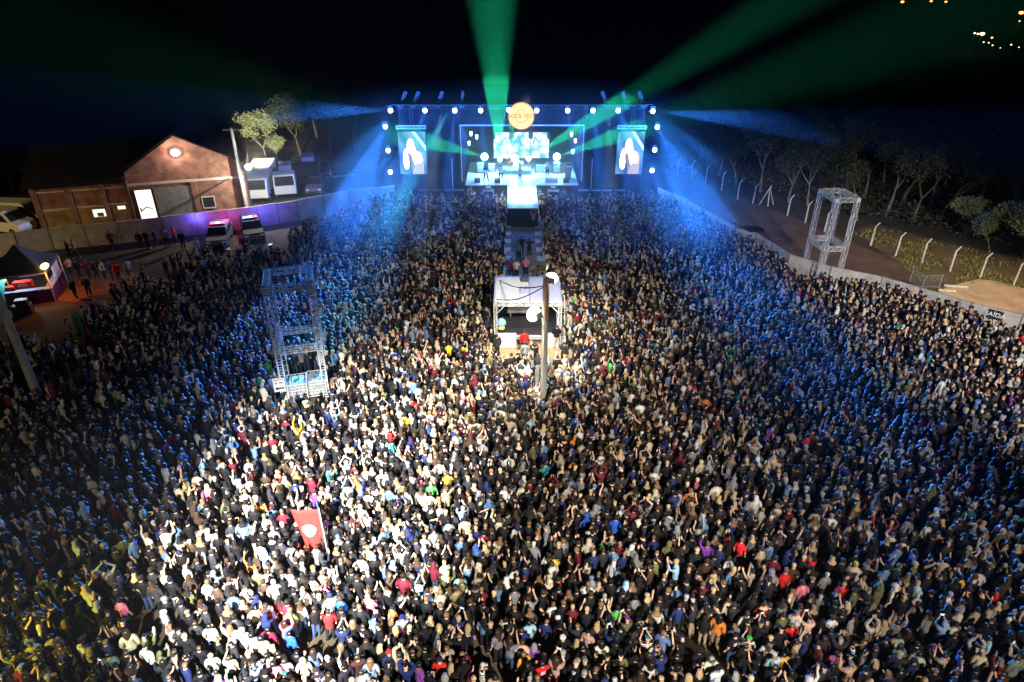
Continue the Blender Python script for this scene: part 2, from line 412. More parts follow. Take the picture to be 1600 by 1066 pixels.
# ------------------------------------------------------------------ people: the light figures of the mass
def mass_variant(left, right, rng, kind):
    vs = []; fs = []; rg = []
    def ring(c, rx, ry, n, ax=None):
        k = len(vs)
        for i in range(n):
            t = 2 * math.pi * (i + .5) / n
            if ax is None: vs.append((c[0] + rx * math.cos(t), c[1] + ry * math.sin(t), c[2]))
            else: vs.append(tuple(Vector(c) + ax[0] * (rx * math.cos(t)) + ax[1] * (ry * math.sin(t))))
        return k
    def join(a, b, n, reg):
        for i in range(n):
            j = (i + 1) % n; fs.append((a + i, a + j, b + j, b + i)); rg.append(reg(i) if callable(reg) else reg)
    N = 8
    prof = [(.80, .16, .12, 0), (1.0, .155, .115, 0), (1.22, .2, .135, 0), (1.38, .215, .125, 0), (1.455, .14, .1, 0),
            (1.5, .065, .065, .01), (1.555, .062, .075, .02), (1.62, .085, .1, .025), (1.69, .088, .105, .02), (1.745, .07, .085, .01), (1.785, .012, .012, .0)]
    prof = [list(p) for p in prof]
    back = lambda i: 4 <= i <= 7
    if kind == 'long':
        for j, r in ((5, .11), (6, .1), (4, .17)): prof[j][1] = r; prof[j][2] = max(prof[j][2], r*.85); prof[j][3] = -.02
    if kind == 'hood':
        for j, r in ((5, .12), (6, .11)): prof[j][1] = r; prof[j][2] = r; prof[j][3] = -.02
        prof[7][1] = .105; prof[8][1] = .105; prof[7][2] = .115; prof[8][2] = .12
    prev = None
    for j, (z, rx, ry, dy) in enumerate(prof):
        k = ring((0, dy, z), rx, ry, N)
        if prev is not None:
            if j <= 4: reg = 1
            elif j == 5 and kind != 'long': reg = 1
            elif j in (5, 6): reg = (lambda i: 3 if back(i) else 0) if kind == 'long' else ((lambda i: 1) if kind == 'hood' else 0)
            elif j in (7, 8): reg = (lambda i: 3 if back(i) or i in (3, 0) and j == 8 else 0) if kind != 'hood' else (lambda i: 1 if back(i) else 0)
            else: reg = 1 if kind == 'hood' else 3
            if kind == 'long' and j == 4: reg = lambda i: 3 if i in (5, 6) else 1
            join(prev, k, N, reg)
        prev = k
    for s, kd in ((-1, left), (1, right)):
        sh, el, wr, f, p = arm_pts(kd, s)
        pts = [sh - Vector((s*.03, 0, 0)), sh.lerp(el, .5), el, wr, wr + f * .1, wr + f * .17]
        rr = [.07, .058, .05, .036, .045, .012]; prev = None
        for j, q in enumerate(pts):
            d = (pts[min(j+1, 5)] - pts[max(j-1, 0)]).normalized(); u = d.orthogonal().normalized(); w = d.cross(u)
            k = ring(q, rr[j], rr[j], 5, (u, w))
            if prev is not None: join(prev, k, 5, 1 if j < 4 - (rng.random() < .3) else 0)
            prev = k
    for s in (-1, 1):
        prev = None
        for j, (x, y, z, r) in enumerate(((s*.08, 0, .9, .1), (s*.1, .01, .5, .07), (s*.11, -.02, .1, .055), (s*.12, .06, .02, .06))):
            k = ring((x, y, z), r, r * (1 if j < 3 else 1.7), 5)
            if prev is not None: join(prev, k, 5, 2)
            prev = k
    return np.array(vs), np.array(fs), np.array(rg)

TOPS = [('black', (.008, .008, .01), 42), ('charcoal', (.025, .025, .03), 14), ('dark brown', (.05, .03, .02), 5), ('grey', (.2, .2, .21), 7), ('white', (.62, .62, .6), 6.5),
        ('beige', (.4, .32, .22), 5), ('navy', (.015, .025, .1), 6), ('denim blue', (.1, .19, .34), 4), ('maroon', (.14, .015, .03), 3.5), ('olive', (.12, .12, .05), 2.5),
        ('red', (.6, .02, .02), .5), ('pink', (.6, .16, .25), .35), ('mustard', (.6, .4, .03), .4), ('teal', (.02, .2, .22), .3), ('green', (.06, .35, .08), .2),
        ('light blue', (.3, .5, .7), 1.0), ('purple', (.2, .05, .32), .2), ('orange', (.5, .16, .04), .2), ('cream', (.55, .49, .38), 3.5), ('royal blue', (.02, .1, .5), .5)]
TW = np.array([t[2] for t in TOPS]); TW = TW / TW.sum()
TROUS = [('black', (.015, .015, .018)), ('blue', (.04, .07, .15)), ('grey', (.1, .1, .11)), ('tan', (.3, .23, .15))]
HAIRS = [('black', (.012, .01, .009), .34), ('dark brown', (.045, .026, .014), .3), ('light brown', (.2, .12, .06), .16), ('blonde', (.5, .36, .18), .14), ('grey', (.3, .3, .3), .06)]
POSES = [('down', 'down', 46), ('front', 'front', 16), ('phone', 'phone', 12), ('down', 'front', 8), ('up', 'down', 1.5), ('down', 'up', 1.5), ('clap', 'clap', 2.5), ('up', 'up', 1.5), ('fold', 'fold', 6), ('hip', 'down', 3), ('phone', 'down', 5)]
PW = np.array([p[2] for p in POSES], float); PW /= PW.sum()
# ------------------------------------------------------------------ where the audience stands
rng = np.random.default_rng(11); prnd = random.Random(5)
def inpoly(p, poly):
    x, y = p; c = False; j = len(poly) - 1
    for i in range(len(poly)):
        xi, yi = poly[i]; xj, yj = poly[j]
        if (yi > y) != (yj > y) and x < (xj - xi) * (y - yi) / (yj - yi) + xi: c = not c
        j = i
    return c
def gp(pts): return [tuple(G(a, b).xy) for a, b in pts]
DENSE = gp([(606, 326), (1026, 326), (1075, 342), (1160, 388), (1228, 438), (1300, 464), (1345, 468), (1440, 492), (1600, 534), (1900, 600), (2300, 1300), (1900, 2300), (-300, 2300), (-700, 1300), (-200, 800), (60, 690), (190, 610), (250, 540), (300, 480), (345, 430), (430, 392), (510, 362), (560, 338)])
SPARSE = gp([(60, 690), (-200, 800), (-200, 560), (60, 560), (150, 500), (220, 450), (300, 415), (430, 392), (345, 430), (300, 480), (250, 540), (190, 610)])
def near_feature(x, y):
    qx, qy = PROJ(x, y, 0)
    if 295 < qx < 455 and qy < 415: return True                        # police cars
    if 1515 < qx < 1600 and qy < 556 and qy < 520 + (qx - 1515) * .45: return True   # exit sign
    xc = 1.0
    if y > 67.2: return True
    if abs(x - xc) < 1.75 and y > 46: return True                      # corridor and runway
    if abs(x - xc) < 1.5 and y > 42: return True
    if 38.0 < y < 43.6 and -1.7 < x < 3.6: return True                 # mixing tent
    if 35.0 < y <= 38.0 and -1.3 < x < 3.9: return True                # bare ground before it
    if 31.3 < y < 35.6 and 1.0 < x < 3.5 and prnd.random() < .55: return True
    if abs(x - 1.75) < .4 and 30.2 < y < 32: return True
    if -13.5 < x < -10.0 and 30.3 < y < 35.0: return True              # left tower and tanks
    if 21.2 < x < 25.2 and 46.4 < y < 50.6: return True                # right tower
    if math.hypot(x + 26.3, y - 31.6) < .5: return True
    if y > 66 and abs(x - xc) < 8 and y > 64.6 + abs(x - xc) * .1: return True
    return False
cell = {}
pts = []
def ok(x, y, r):
    cx, cyy = int(x // .6), int(y // .6)
    for a in range(cx - 2, cx + 3):
        for b in range(cyy - 2, cyy + 3):
            for (qx, qy) in cell.get((a, b), ()):
                if (qx - x) ** 2 + (qy - y) ** 2 < r * r: return False
    return True
def noise2(x, y): return math.sin(x * .9 + 1.7 * math.sin(y * .5)) + math.sin(y * 1.3 + 1.1 * math.sin(x * .7 + 2)) + .6 * math.sin(x * 2.3 + y * 1.9)
xs = [p[0] for p in DENSE]
for k in range(190000):
    x = rng.uniform(-48, 50); y = rng.uniform(11.5, 67.5)
    px, py = PROJ(x, y, 1.75)
    if px < -60 or px > 1660 or py > 1085: continue
    if inpoly((x, y), DENSE):
        r = .345 + .06 * rng.random()
        nz = noise2(x, y)
        edge = max(0, (-x - 12) / 20)
        if nz > 2.0 or (py > 850 and nz > 1.45): continue
        if y < 34 and x < -9: r += .05 + .09 * min(1, (-x - 9) / 10)
        if y < 26 and x > 5: r += .03
    elif inpoly((x, y), SPARSE):
        if noise2(x*.8, y) < -.6: continue
        r = .5
        if prnd.random() < .25: continue
    else: continue
    if near_feature(x, y) or not ok(x, y, r): continue
    cell.setdefault((int(x // .6), int(y // .6)), []).append((x, y)); pts.append((x, y))
pts.sort(key=lambda p: p[1])
# the ones that show largest are single persons
N_SINGLE = 262
vis = [p for p in pts if 4 < PROJ(p[0], p[1], 1.4)[0] < 1596 and PROJ(p[0], p[1], 1.62)[1] < 1062]
singles = vis[:N_SINGLE]; sset = set(singles)
mass = [p for p in pts if p not in sset]
def facing(x, y):
    a = math.atan2(-(1.0 - x), 72 - y)          # rotation about z that turns +Y to the stage
    if prnd.random() < .22: return a + prnd.uniform(-3, 3)
    return a + prnd.gauss(0, .38)

# colours that the photograph shows at particular places (pixel of the torso)
SPOTS = [(1312, 925, 'red'), (862, 885, 'mustard'), (655, 968, 'green'), (850, 738, 'teal'), (440, 990, 'pink'), (1155, 850, 'red'), (1302, 1020, 'pink'), (442, 940, 'red'), (515, 958, 'red'), (1365, 810, 'red'),
         (675, 1050, 'red'), (855, 1040, 'red'), (805, 1045, 'mustard'), (728, 890, 'light blue'), (615, 960, 'orange'), (605, 690, 'red'), (640, 690, 'red'), (400, 790, 'orange'), (1142, 833, 'red'), (1400, 755, 'orange'),
         (640, 380, 'red'), (650, 626, 'red'), (917, 825, 'royal blue'), (960, 828, 'royal blue'), (1550, 735, 'pink'), (855, 1005, 'purple'), (465, 945, 'white'), (942, 845, 'cream'), (958, 892, 'white'), (1230, 1030, 'mustard'),
         (1120, 1000, 'orange'), (520, 818, 'purple'), (485, 778, 'purple'), (20, 1035, 'mustard'), (1340, 420, 'mustard'), (1170, 375, 'red'), (1180, 660, 'green'), (1090, 758, 'pink'), (1195, 680, 'purple'), (900, 955, 'maroon'), (860, 760, 'maroon')]
NAME2C = {t[0]: t[1] for t in TOPS}
fixed = {}
for sx, sy, c in SPOTS:
    best = min(pts, key=lambda p: (lambda q: (q[0] - sx) ** 2 + (q[1] - sy) ** 2)(PROJ(p[0], p[1], 1.25)))
    fixed[best] = c

# ---- the mass: one object
mk = []
for (l, r, w) in POSES:
    for kind in ('short', 'long', 'hood'):
        mk.append((l, r, kind))
MV = [mass_variant(l, r, prnd, k) for (l, r, k) in mk]
allv = []; allf = []; allc = []; base = 0
P = np.array(mass); n = len(P)
pose_i = rng.choice(len(POSES), n, p=PW); kind_i = rng.choice(3, n, p=[.62, .26, .12])
rot = np.array([facing(x, y) for x, y in mass]); sc = np.clip(rng.normal(.97, .05, n), .82, 1.1)
ti = rng.choice(len(TOPS), n, p=TW); tc = np.array([TOPS[i][1] for i in ti])
for i, p in enumerate(mass):
    if p in fixed: tc[i] = NAME2C[fixed[p]]
tc = tc * rng.uniform(.7, 1.25, (n, 1))
hc = np.array([HAIRS[i][1] for i in rng.choice(5, n, p=[h[2] for h in HAIRS])]) * rng.uniform(.7, 1.3, (n, 1))
capm = rng.random(n) < .1; hc[capm] = np.array([TOPS[i][1] for i in rng.choice(len(TOPS), capm.sum(), p=TW)])
skc = np.array([SKINS[i] for i in rng.choice(4, n, p=[.4, .25, .25, .1])])
trc = np.array([TROUS[i][1] for i in rng.choice(4, n, p=[.55, .3, .1, .05])])
for vi, (vs, fs, rg) in enumerate(MV):
    idx = np.where((pose_i * 3 + kind_i) == vi)[0]
    if not len(idx): continue
    m = len(idx); ca = np.cos(rot[idx])[:, None]; sa = np.sin(rot[idx])[:, None]; s = sc[idx][:, None]
    wd = rng.uniform(.9, 1.15, (m, 1))
    X = vs[None, :, 0] * s * wd; Y = vs[None, :, 1] * s * wd; Z = vs[None, :, 2] * s
    lean = rng.normal(0, .04, (m, 1)); lean2 = rng.normal(0, .04, (m, 1)); X = X + Z * lean; Y = Y + Z * lean2
    out = np.stack([X * ca - Y * sa + P[idx, 0][:, None], X * sa + Y * ca + P[idx, 1][:, None], np.broadcast_to(Z, X.shape)], -1)
    allv.append(out.reshape(-1, 3))
    ff = fs[None] + (np.arange(m) * len(vs))[:, None, None] + base
    allf.append(ff.reshape(-1, 4)); base += m * len(vs)
    pal = np.stack([skc[idx], tc[idx], trc[idx], hc[idx]], 1)
    allc.append(pal[:, rg].reshape(-1, 3))
V = np.concatenate(allv).astype(np.float32); FF = np.concatenate(allf).astype(np.int32); CC = np.concatenate(allc).astype(np.float32)
me = bpy.data.meshes.new('crowd'); nf = len(FF)
me.vertices.add(len(V)); me.vertices.foreach_set('co', V.ravel())
me.loops.add(nf * 4); me.loops.foreach_set('vertex_index', FF.ravel())
me.polygons.add(nf); me.polygons.foreach_set('loop_start', np.arange(nf, dtype=np.int32) * 4)
me.polygons.foreach_set('use_smooth', np.ones(nf, bool))
at = me.attributes.new('cloth_color', 'FLOAT_COLOR', 'FACE')
at.data.foreach_set('color', np.concatenate([CC, np.ones((nf, 1), np.float32)], 1).ravel())
me.update(calc_edges=True); me.validate()
mc = bpy.data.materials.new('crowd_clothes'); mc.use_nodes = True; nt = mc.node_tree; bs = nt.nodes['Principled BSDF']
an = nt.nodes.new('ShaderNodeAttribute'); an.attribute_name = 'cloth_color'; bs.inputs['Roughness'].default_value = .7; bs.inputs['Specular IOR Level'].default_value = .22
nz = nt.nodes.new('ShaderNodeTexNoise'); nz.inputs['Scale'].default_value = 9; nz.inputs['Detail'].default_value = 3
tcn = nt.nodes.new('ShaderNodeTexCoord'); nt.links.new(tcn.outputs['Object'], nz.inputs['Vector'])
bp = nt.nodes.new('ShaderNodeBump'); bp.inputs['Strength'].default_value = .5; bp.inputs['Distance'].default_value = .05
nt.links.new(nz.outputs['Fac'], bp.inputs['Height']); nt.links.new(bp.outputs['Normal'], bs.inputs['Normal'])
nt.links.new(an.outputs['Color'], bs.inputs['Base Color']); me.materials.append(mc)
crowd = bpy.data.objects.new('crowd', me); COL.objects.link(crowd); crowd['kind'] = 'stuff'
crowd['label'] = 'dense standing audience filling the field up to the stage'; crowd['category'] = 'crowd'
print('CROWD', len(mass), 'singles', len(singles), 'faces', nf)

# ---- the nearest: one person each
singles.sort(key=lambda p: -PROJ(p[0], p[1], 1.6)[1])
desc = []
HEADS = [('hair_short', 'short', .5), ('hair_long', 'long', .22), ('hair_bob', 'shoulder-length', .06), ('cap', 'cap', .1), ('beanie', 'beanie', .06), ('hood', 'hood', .06)]
POSEW = {('up','up'): 'both arms raised', ('clap','clap'): 'hands joined overhead', ('phone','phone'): 'hands lifted before the face', ('front','front'): 'forearms held forward', ('down','down'): 'arms down',
         ('down','front'): 'right forearm forward', ('up','down'): 'left arm raised', ('down','up'): 'right arm raised', ('fold','fold'): 'arms folded', ('hip','down'): 'left hand on hip', ('phone','down'): 'left hand lifted before the face'}
items = []
for p in singles:
    t = TOPS[rng.choice(len(TOPS), p=TW)]
    if p in fixed: t = [q for q in TOPS if q[0] == fixed[p]][0]
    hd = HEADS[rng.choice(6, p=[h[2] for h in HEADS])]
    hcol = HAIRS[rng.choice(5, p=[h[2] for h in HAIRS])]
    if hd[0] in ('cap', 'beanie'):
        ct = TOPS[rng.choice(len(TOPS), p=TW)]; hcc = ct[1]; hw = ct[0] + ' ' + hd[1]
    elif hd[0] == 'hood': hcc = t[1]; hw = 'hood up'
    else: hcc = hcol[1]; hw = f'{hd[1]} {hcol[0]} hair'
    kindt = 'jacket' if (hd[0] == 'hood' or rng.random() < .6) else 'shirt'
    ps = POSES[rng.choice(len(POSES), p=PW)]
    tr = TROUS[rng.choice(4, p=[.55, .3, .1, .05])]
    sk = SKINS[rng.choice(4, p=[.4, .25, .25, .1])]
    items.append(dict(p=p, t=t, hd=hd, hcc=hcc, hw=hw, kt=kindt, ps=ps, tr=tr, sk=sk))
for it in items:
    gar = {'jacket': 'jacket', 'shirt': 'T-shirt'}[it['kt']]
    it['short'] = f"{it['t'][0]} {gar} and {it['hw']}" if it['hd'][0] != 'hood' else f"{it['t'][0]} hooded jacket"
    it['base'] = f"person in {it['short']}, {POSEW[it['ps'][:2]]}"
from collections import Counter
cb = Counter(i['base'] for i in items); cs_ = Counter(i['short'] for i in items)
rows = []
srt = sorted(items, key=lambda i: -PROJ(*i['p'], 1.6)[1])
used = set(cb)
for it in items: it['label'] = it['base'] if cb[it['base']] == 1 else None
seen = set(i['label'] for i in items if i['label'])
for it in items:
    if it['label']: continue
    x, y = it['p']
    near = sorted((j for j in items if j is not it), key=lambda j: (j['p'][0]-x)**2 + (j['p'][1]-y)**2)[:14]
    done = False
    for j in near:
        if cs_[j['short']] != 1: continue
        dx = j['p'][0]-x; dy = j['p'][1]-y
        rel = 'just behind' if dy > abs(dx) else ('just in front of' if dy < -abs(dx) else 'beside')
        lb = f"person in {it['short']}, {rel} the {j['short']}"
        if len(lb.replace(',', '').split()) > 16 or lb in seen: continue
        it['label'] = lb; seen.add(lb); done = True; break
    if not done:
        k = sorted([j for j in items if j['short'] == it['short']], key=lambda j: j['p'][0])
        i0 = k.index(it); lb = f"{ordw(i0)} from the left among those in {it['short']}"
        it['label'] = lb; seen.add(lb)
PHM = None
for it in items:
    o = person(it['label'], (*it['p'], 0), facing(*it['p']), it['kt'], tuple(c * prnd.uniform(.8, 1.2) for c in it['t'][1]), it['tr'][1], it['hd'][0], it['hcc'], it['sk'], arms=it['ps'][:2], scale=min(1.08, max(.84, prnd.gauss(.97, .05))), group='audience nearest the camera')
    if prnd.random() < .24 and it['kt'] == 'shirt' or prnd.random() < .1:
        ch = [c_ for c_ in o.children if c_.name.startswith(('shirt', 'jacket'))][0]; ch.material_slots[0].link = 'OBJECT'
        pt = PATTERNS[2 if it['t'][0] not in ('black', 'charcoal', 'navy') and prnd.random() < .4 else (1 if prnd.random() < .2 else 0)]; ch.material_slots[0].material = pt
        if pt is PATTERNS[0]: ch['label'] = 'top with a pale print on the back'
        else: ch['label'] = 'striped top' if pt is PATTERNS[1] else 'checked top'
    if it['ps'][0] == 'phone' and it['ps'][1] == 'phone' and cs_[it['short']] == 1 and PROJ(*it['p'], 1.8)[1] < 1050:
        if PHM is None:
            b = MB(); b.box((0, 0, 0), (.16, .012, .085)); b.box((0, -.0075, 0), (.148, .003, .074), mi=1); PHM = b.build('phone', [M_BLACKPAINT, emat('phone_screen', (.6, .75, 1), 2.2)]); ph = PHM
        else: ph = PHM.copy(); COL.objects.link(ph)
        a_ = o.rotation_euler.z; s_ = o.scale.x; ph.location = o.location + Matrix.Rotation(a_, 3, 'Z') @ Vector((0, .36, 1.74)) * s_; ph.rotation_euler = (0, 0, a_)
        tag(ph, f"lit phone held up by the person in {it['short']}", 'phone', 'phones held up in the audience')
# ------------------------------------------------------------------ ground and roads
M_DIRT = mat('trodden_dirt', (0.10, 0.075, 0.05), 0.95, color2=(0.045, 0.038, 0.026), scale=.35, bump=.5)
def sheet(name, pts, z, m, label=None):
    b = MB(); b.poly([(x, y, z) for x, y in pts]); o = b.build(name, m); o['kind'] = 'structure'; return o
g = sheet('ground', [(-1000, -1000), (1000, -1000), (1000, 1000), (-1000, 1000)], 0.0, M_DIRT)
sheet('dirt_road', gp([(1040, 322), (1040, 262), (1100, 285), (1200, 325), (1310, 368), (1400, 410), (1440, 440), (1300, 455), (1175, 385)]), .004, mat('dirt_road', (.17, .105, .07), .95, color2=(.10, .065, .045), scale=.5, bump=.6))
sheet('sand_path', [tuple(G(a, b).xy) for a, b in [(1466, 458), (1478, 449), (1500, 443), (1530, 436), (1560, 440), (1600, 451), (1720, 478), (2000, 560), (2000, 640), (1600, 503), (1510, 474)]], .008, mat('pale_sand', (.62, .46, .3), .95, color2=(.42, .29, .18), scale=.5, bump=.5))
sheet('grass_verge', gp([(1400, 408), (1330, 362), (1370, 350), (1470, 378), (1600, 405), (2000, 500), (2000, 575), (1600, 470), (1466, 462), (1440, 442)]), .004, mat('verge_soil', (.16, .115, .06), .95, color2=(.1, .085, .04), scale=.8, bump=.6))
sheet('bare_ground', gp([(768, 508), (884, 508), (905, 600), (850, 618), (770, 604)]), .004, mat('sandy_ground', (.42, .31, .17), .95, color2=(.3, .21, .12), scale=1.5, bump=.3))
sheet('corridor_ground', gp([(789, 340), (843, 340), (846, 440), (786, 440)]), .004, mat('corridor_ground', (.36, .28, .25), .95, color2=(.25, .2, .18), scale=1.2, bump=.3))
sheet('pit_ground', [(-12, 65.4), (15.5, 65.4), (15.5, 70), (-12, 70)], .004, mat('pit_ground', (.5, .38, .27), .9, color2=(.38, .28, .2), scale=1.5, bump=.2))
sheet('stall_ground', gp([(90, 470), (190, 475), (260, 440), (210, 425), (120, 432)]), .004, mat('red_earth', (.26, .11, .05), .95, color2=(.15, .07, .04), scale=1.2, bump=.5))
sheet('yard_road', gp([(400, 318), (612, 288), (612, 262), (520, 272), (400, 300)]), .004, mat('yard_asphalt', (.045, .045, .045), .95, var=.4, scale=1))

# grass tufts on the verge
rg2 = random.Random(3)
b = MB(); poly = gp([(1400, 408), (1335, 366), (1370, 352), (1470, 380), (1600, 407), (1900, 480), (1900, 540), (1600, 452), (1466, 440), (1440, 440)])
cnt = 0
xs_ = [p[0] for p in poly]; ys_ = [p[1] for p in poly]
while cnt < 3600:
    x = rg2.uniform(min(xs_), max(xs_)); y = rg2.uniform(min(ys_), max(ys_))
    if not inpoly((x, y), poly) or noise2(x*1.3, y*1.3) < -.2: continue
    cnt += 1; h = rg2.uniform(.06, .26); a = rg2.uniform(0, 6.28); w = rg2.uniform(.02, .06)
    dx, dy = math.cos(a) * w, math.sin(a) * w; lx, ly = rg2.uniform(-.1, .1), rg2.uniform(-.1, .1)
    b.poly([(x-dx, y-dy, 0), (x+dx, y+dy, 0), (x+lx, y+ly, h)])
o = b.build('grass', mat('grass_blades', (.16, .2, .04), .8, color2=(.3, .24, .08), scale=1.5)); tag(o, 'short dry grass between the road and the fence posts', kind='stuff')

# ------------------------------------------------------------------ concrete panel walls
def panel_wall(name, label, pix, z, thick=.12, pw=2.4, z0=0):
    ps = [G(a, b_, z).xy for a, b_ in pix]
    o0 = Vector((*ps[0], 0)); b = MB(o0); bj = MB(o0)
    for p, q in zip(ps[:-1], ps[1:]):
        d = q - p; L = d.length; n_ = max(1, round(L / pw)); a = math.atan2(d.y, d.x)
        for i in range(n_):
            c = p + d * ((i + .5) / n_); k = (i * 7 % 5 - 2) * .012
            b.box((c.x, c.y, (z + k) / 2), (L / n_ - .02, thick, z + k), rz=a)
            c2 = p + d * (i / n_)
            bj.box((c2.x, c2.y, z / 2 + .02), (.09, thick + .08, z + .04), rz=a)
    w = b.build(name, M_WALLP); tag(w, label, 'wall')
    bj.build('joint_post', M_WALLJ, None); jo = COL.objects[-1]; jo.location = (0, 0, 0); jo.parent = w
    return w, ps
M_WALLP = mat('wall_panels', (0.48, 0.47, 0.45), 0.92, color2=(.3, .29, .27), scale=1.1, bump=.3)
M_WALLJ = mat('wall_joints', (0.26, 0.255, 0.24), 0.92, var=.4, scale=3)
wr_, wrp = panel_wall('concrete_wall', 'long grey concrete panel wall between the audience and the dirt road', [(1029, 293), (1075, 313), (1150, 355), (1183, 364), (1235, 397), (1300, 416), (1380, 432), (1440, 449), (1520, 473), (1600, 491), (1720, 520)], 2.0)
wl_, wlp = panel_wall('concrete_wall', 'grey concrete panel wall in front of the brick building and parked trucks', [(616, 290), (544, 297), (463, 313), (400, 322), (253, 339), (183, 346), (73, 356), (20, 363), (-80, 374)], 2.0)
# metal post strip and exit sign on the right wall
sg = thing('exit_sign', 'black board lettered SAÍDA on the concrete wall by the sand path', 'sign')
pa = G(1547, 481, 1.93); pb = G(1570, 487, 1.93); d = pb - pa; an_ = math.atan2(d.y, d.x); mid = (pa + pb) / 2
sg.location = (mid.x, mid.y, 0); sg.rotation_euler = (0, 0, an_)
b = MB(); b.box((0, -.11, 1.58), (d.length, .04, .62)); b.build('board', M_BLACKPAINT, sg)
text_mesh('lettering', 'SAÍDA', .42, M_WHITE, sg, (0, -.135, 1.58), (R(90), 0, 0))
for (px, py, h) in ((1061, 318, .5), (1113, 343, .5)):
    q = min(((Vector(a).lerp(Vector(c), t)) for a, c in zip(wrp[:-1], wrp[1:]) for t in (0, .25, .5, .75)), key=lambda v: abs(PROJ(v.x, v.y, 1.4)[0] - px))
    b = MB((q.x, q.y - .12, 1.4)); b.box((q.x - .04, q.y - .13, 1.4), (.42, .03, .5)); b.box((q.x - .04, q.y - .147, 1.45), (.3, .004, .06), mi=1)
    o = b.build('notice', [M_WHITE, M_GREY]); tag(o, 'white paper notice on the right wall, ' + ('nearer the stage' if px < 1090 else 'farther from the stage'), 'notice')

# ------------------------------------------------------------------ fence posts
FP = [(1058, 276, 12), (1080, 280, 13), (1102, 287, 15), (1127, 298, 17), (1152, 312, 18), (1176, 318, 20), (1200, 316, 22), (1230, 337, 23), (1258, 348, 26), (1288, 362, 27), (1322, 370, 24), (1360, 384, 26), (1399, 400, 28), (1440, 411, 30), (1484, 424, 32), (1531, 434, 34), (1583, 446, 36)]
mpost = None
for i, (px, py, hp) in enumerate(FP):
    p = G(px, py)
    if i == 6: continue
    if mpost is None:
        b = MB(); b.tube((0, 0, 0), (0, 0, 1.75), .075, .065, 6); b.tube((0, 0, 1.72), (.22, -.12, 2.15), .065, .055, 6)
        mpost = b.build('fence_post', M_WHITE2 if 'M_WHITE2' in globals() else mat('pale_concrete', (.6, .57, .5), .9, var=.3, scale=3)); o = mpost
    else: o = mpost.copy(); COL.objects.link(o)
    o.location = p; o.rotation_euler = (R(rg2.uniform(-2, 2)), R(rg2.uniform(-2, 3)), R(rg2.uniform(-15, 15)))
    tag(o, f'pale concrete fence post with bent top, {ordw(i)} from the stage', 'fence post', 'bent concrete fence posts')
p = G(1198, 321); b = MB(p)
for dx, dy in ((-.75, .1), (0, -.35), (.75, .2)): b.tube((p.x + dx, p.y + dy, 0), (p.x + dx*.05, p.y, 1.75), .06, .05, 6)
b.tube((p.x, p.y, 1.7), (p.x + .1, p.y - .1, 2.1), .06, .05, 6)
o = b.build('braced_post', COL.objects['fence_post'].data.materials[0]); tag(o, 'pale fence post braced by two slanting struts beside the dirt road', 'fence post')
# wire mesh panel and fallen post by the sand
b = MB(G(1420, 440)); pts_ = [G(1421, 441), G(1441, 450), G(1467, 450)]
for q in pts_: b.tube(q, q + Vector((0, 0, 1.1)), .035, None, 5)
for q, q2 in zip(pts_[:-1], pts_[1:]):
    for k in range(13): a = q.lerp(q2, k/12); b.tube(a, a + Vector((0, 0, 1.05)), .01, None, 3)
    for z in (.1, 1.05): b.tube(q + Vector((0, 0, z)), q2 + Vector((0, 0, z)), .02, None, 4)
o = b.build('mesh_fence', M_GREY); tag(o, 'short grey wire mesh fence between the road and the sand', 'fence')
for k, (a, c_) in enumerate((((1466, 453), (1493, 455)), ((1475, 446), (1512, 449)))):
    q = G(*a, .09); b = MB(q); b.tube(q, G(*c_, .09), .085, None, 7); o = b.build('fallen_post', COL.objects['fence_post'].data.materials[0])
    tag(o, ['pale concrete post lying by the wire mesh fence, nearer the wall', 'pale concrete post lying on the sand, farther from the wall'][k], 'fallen post')

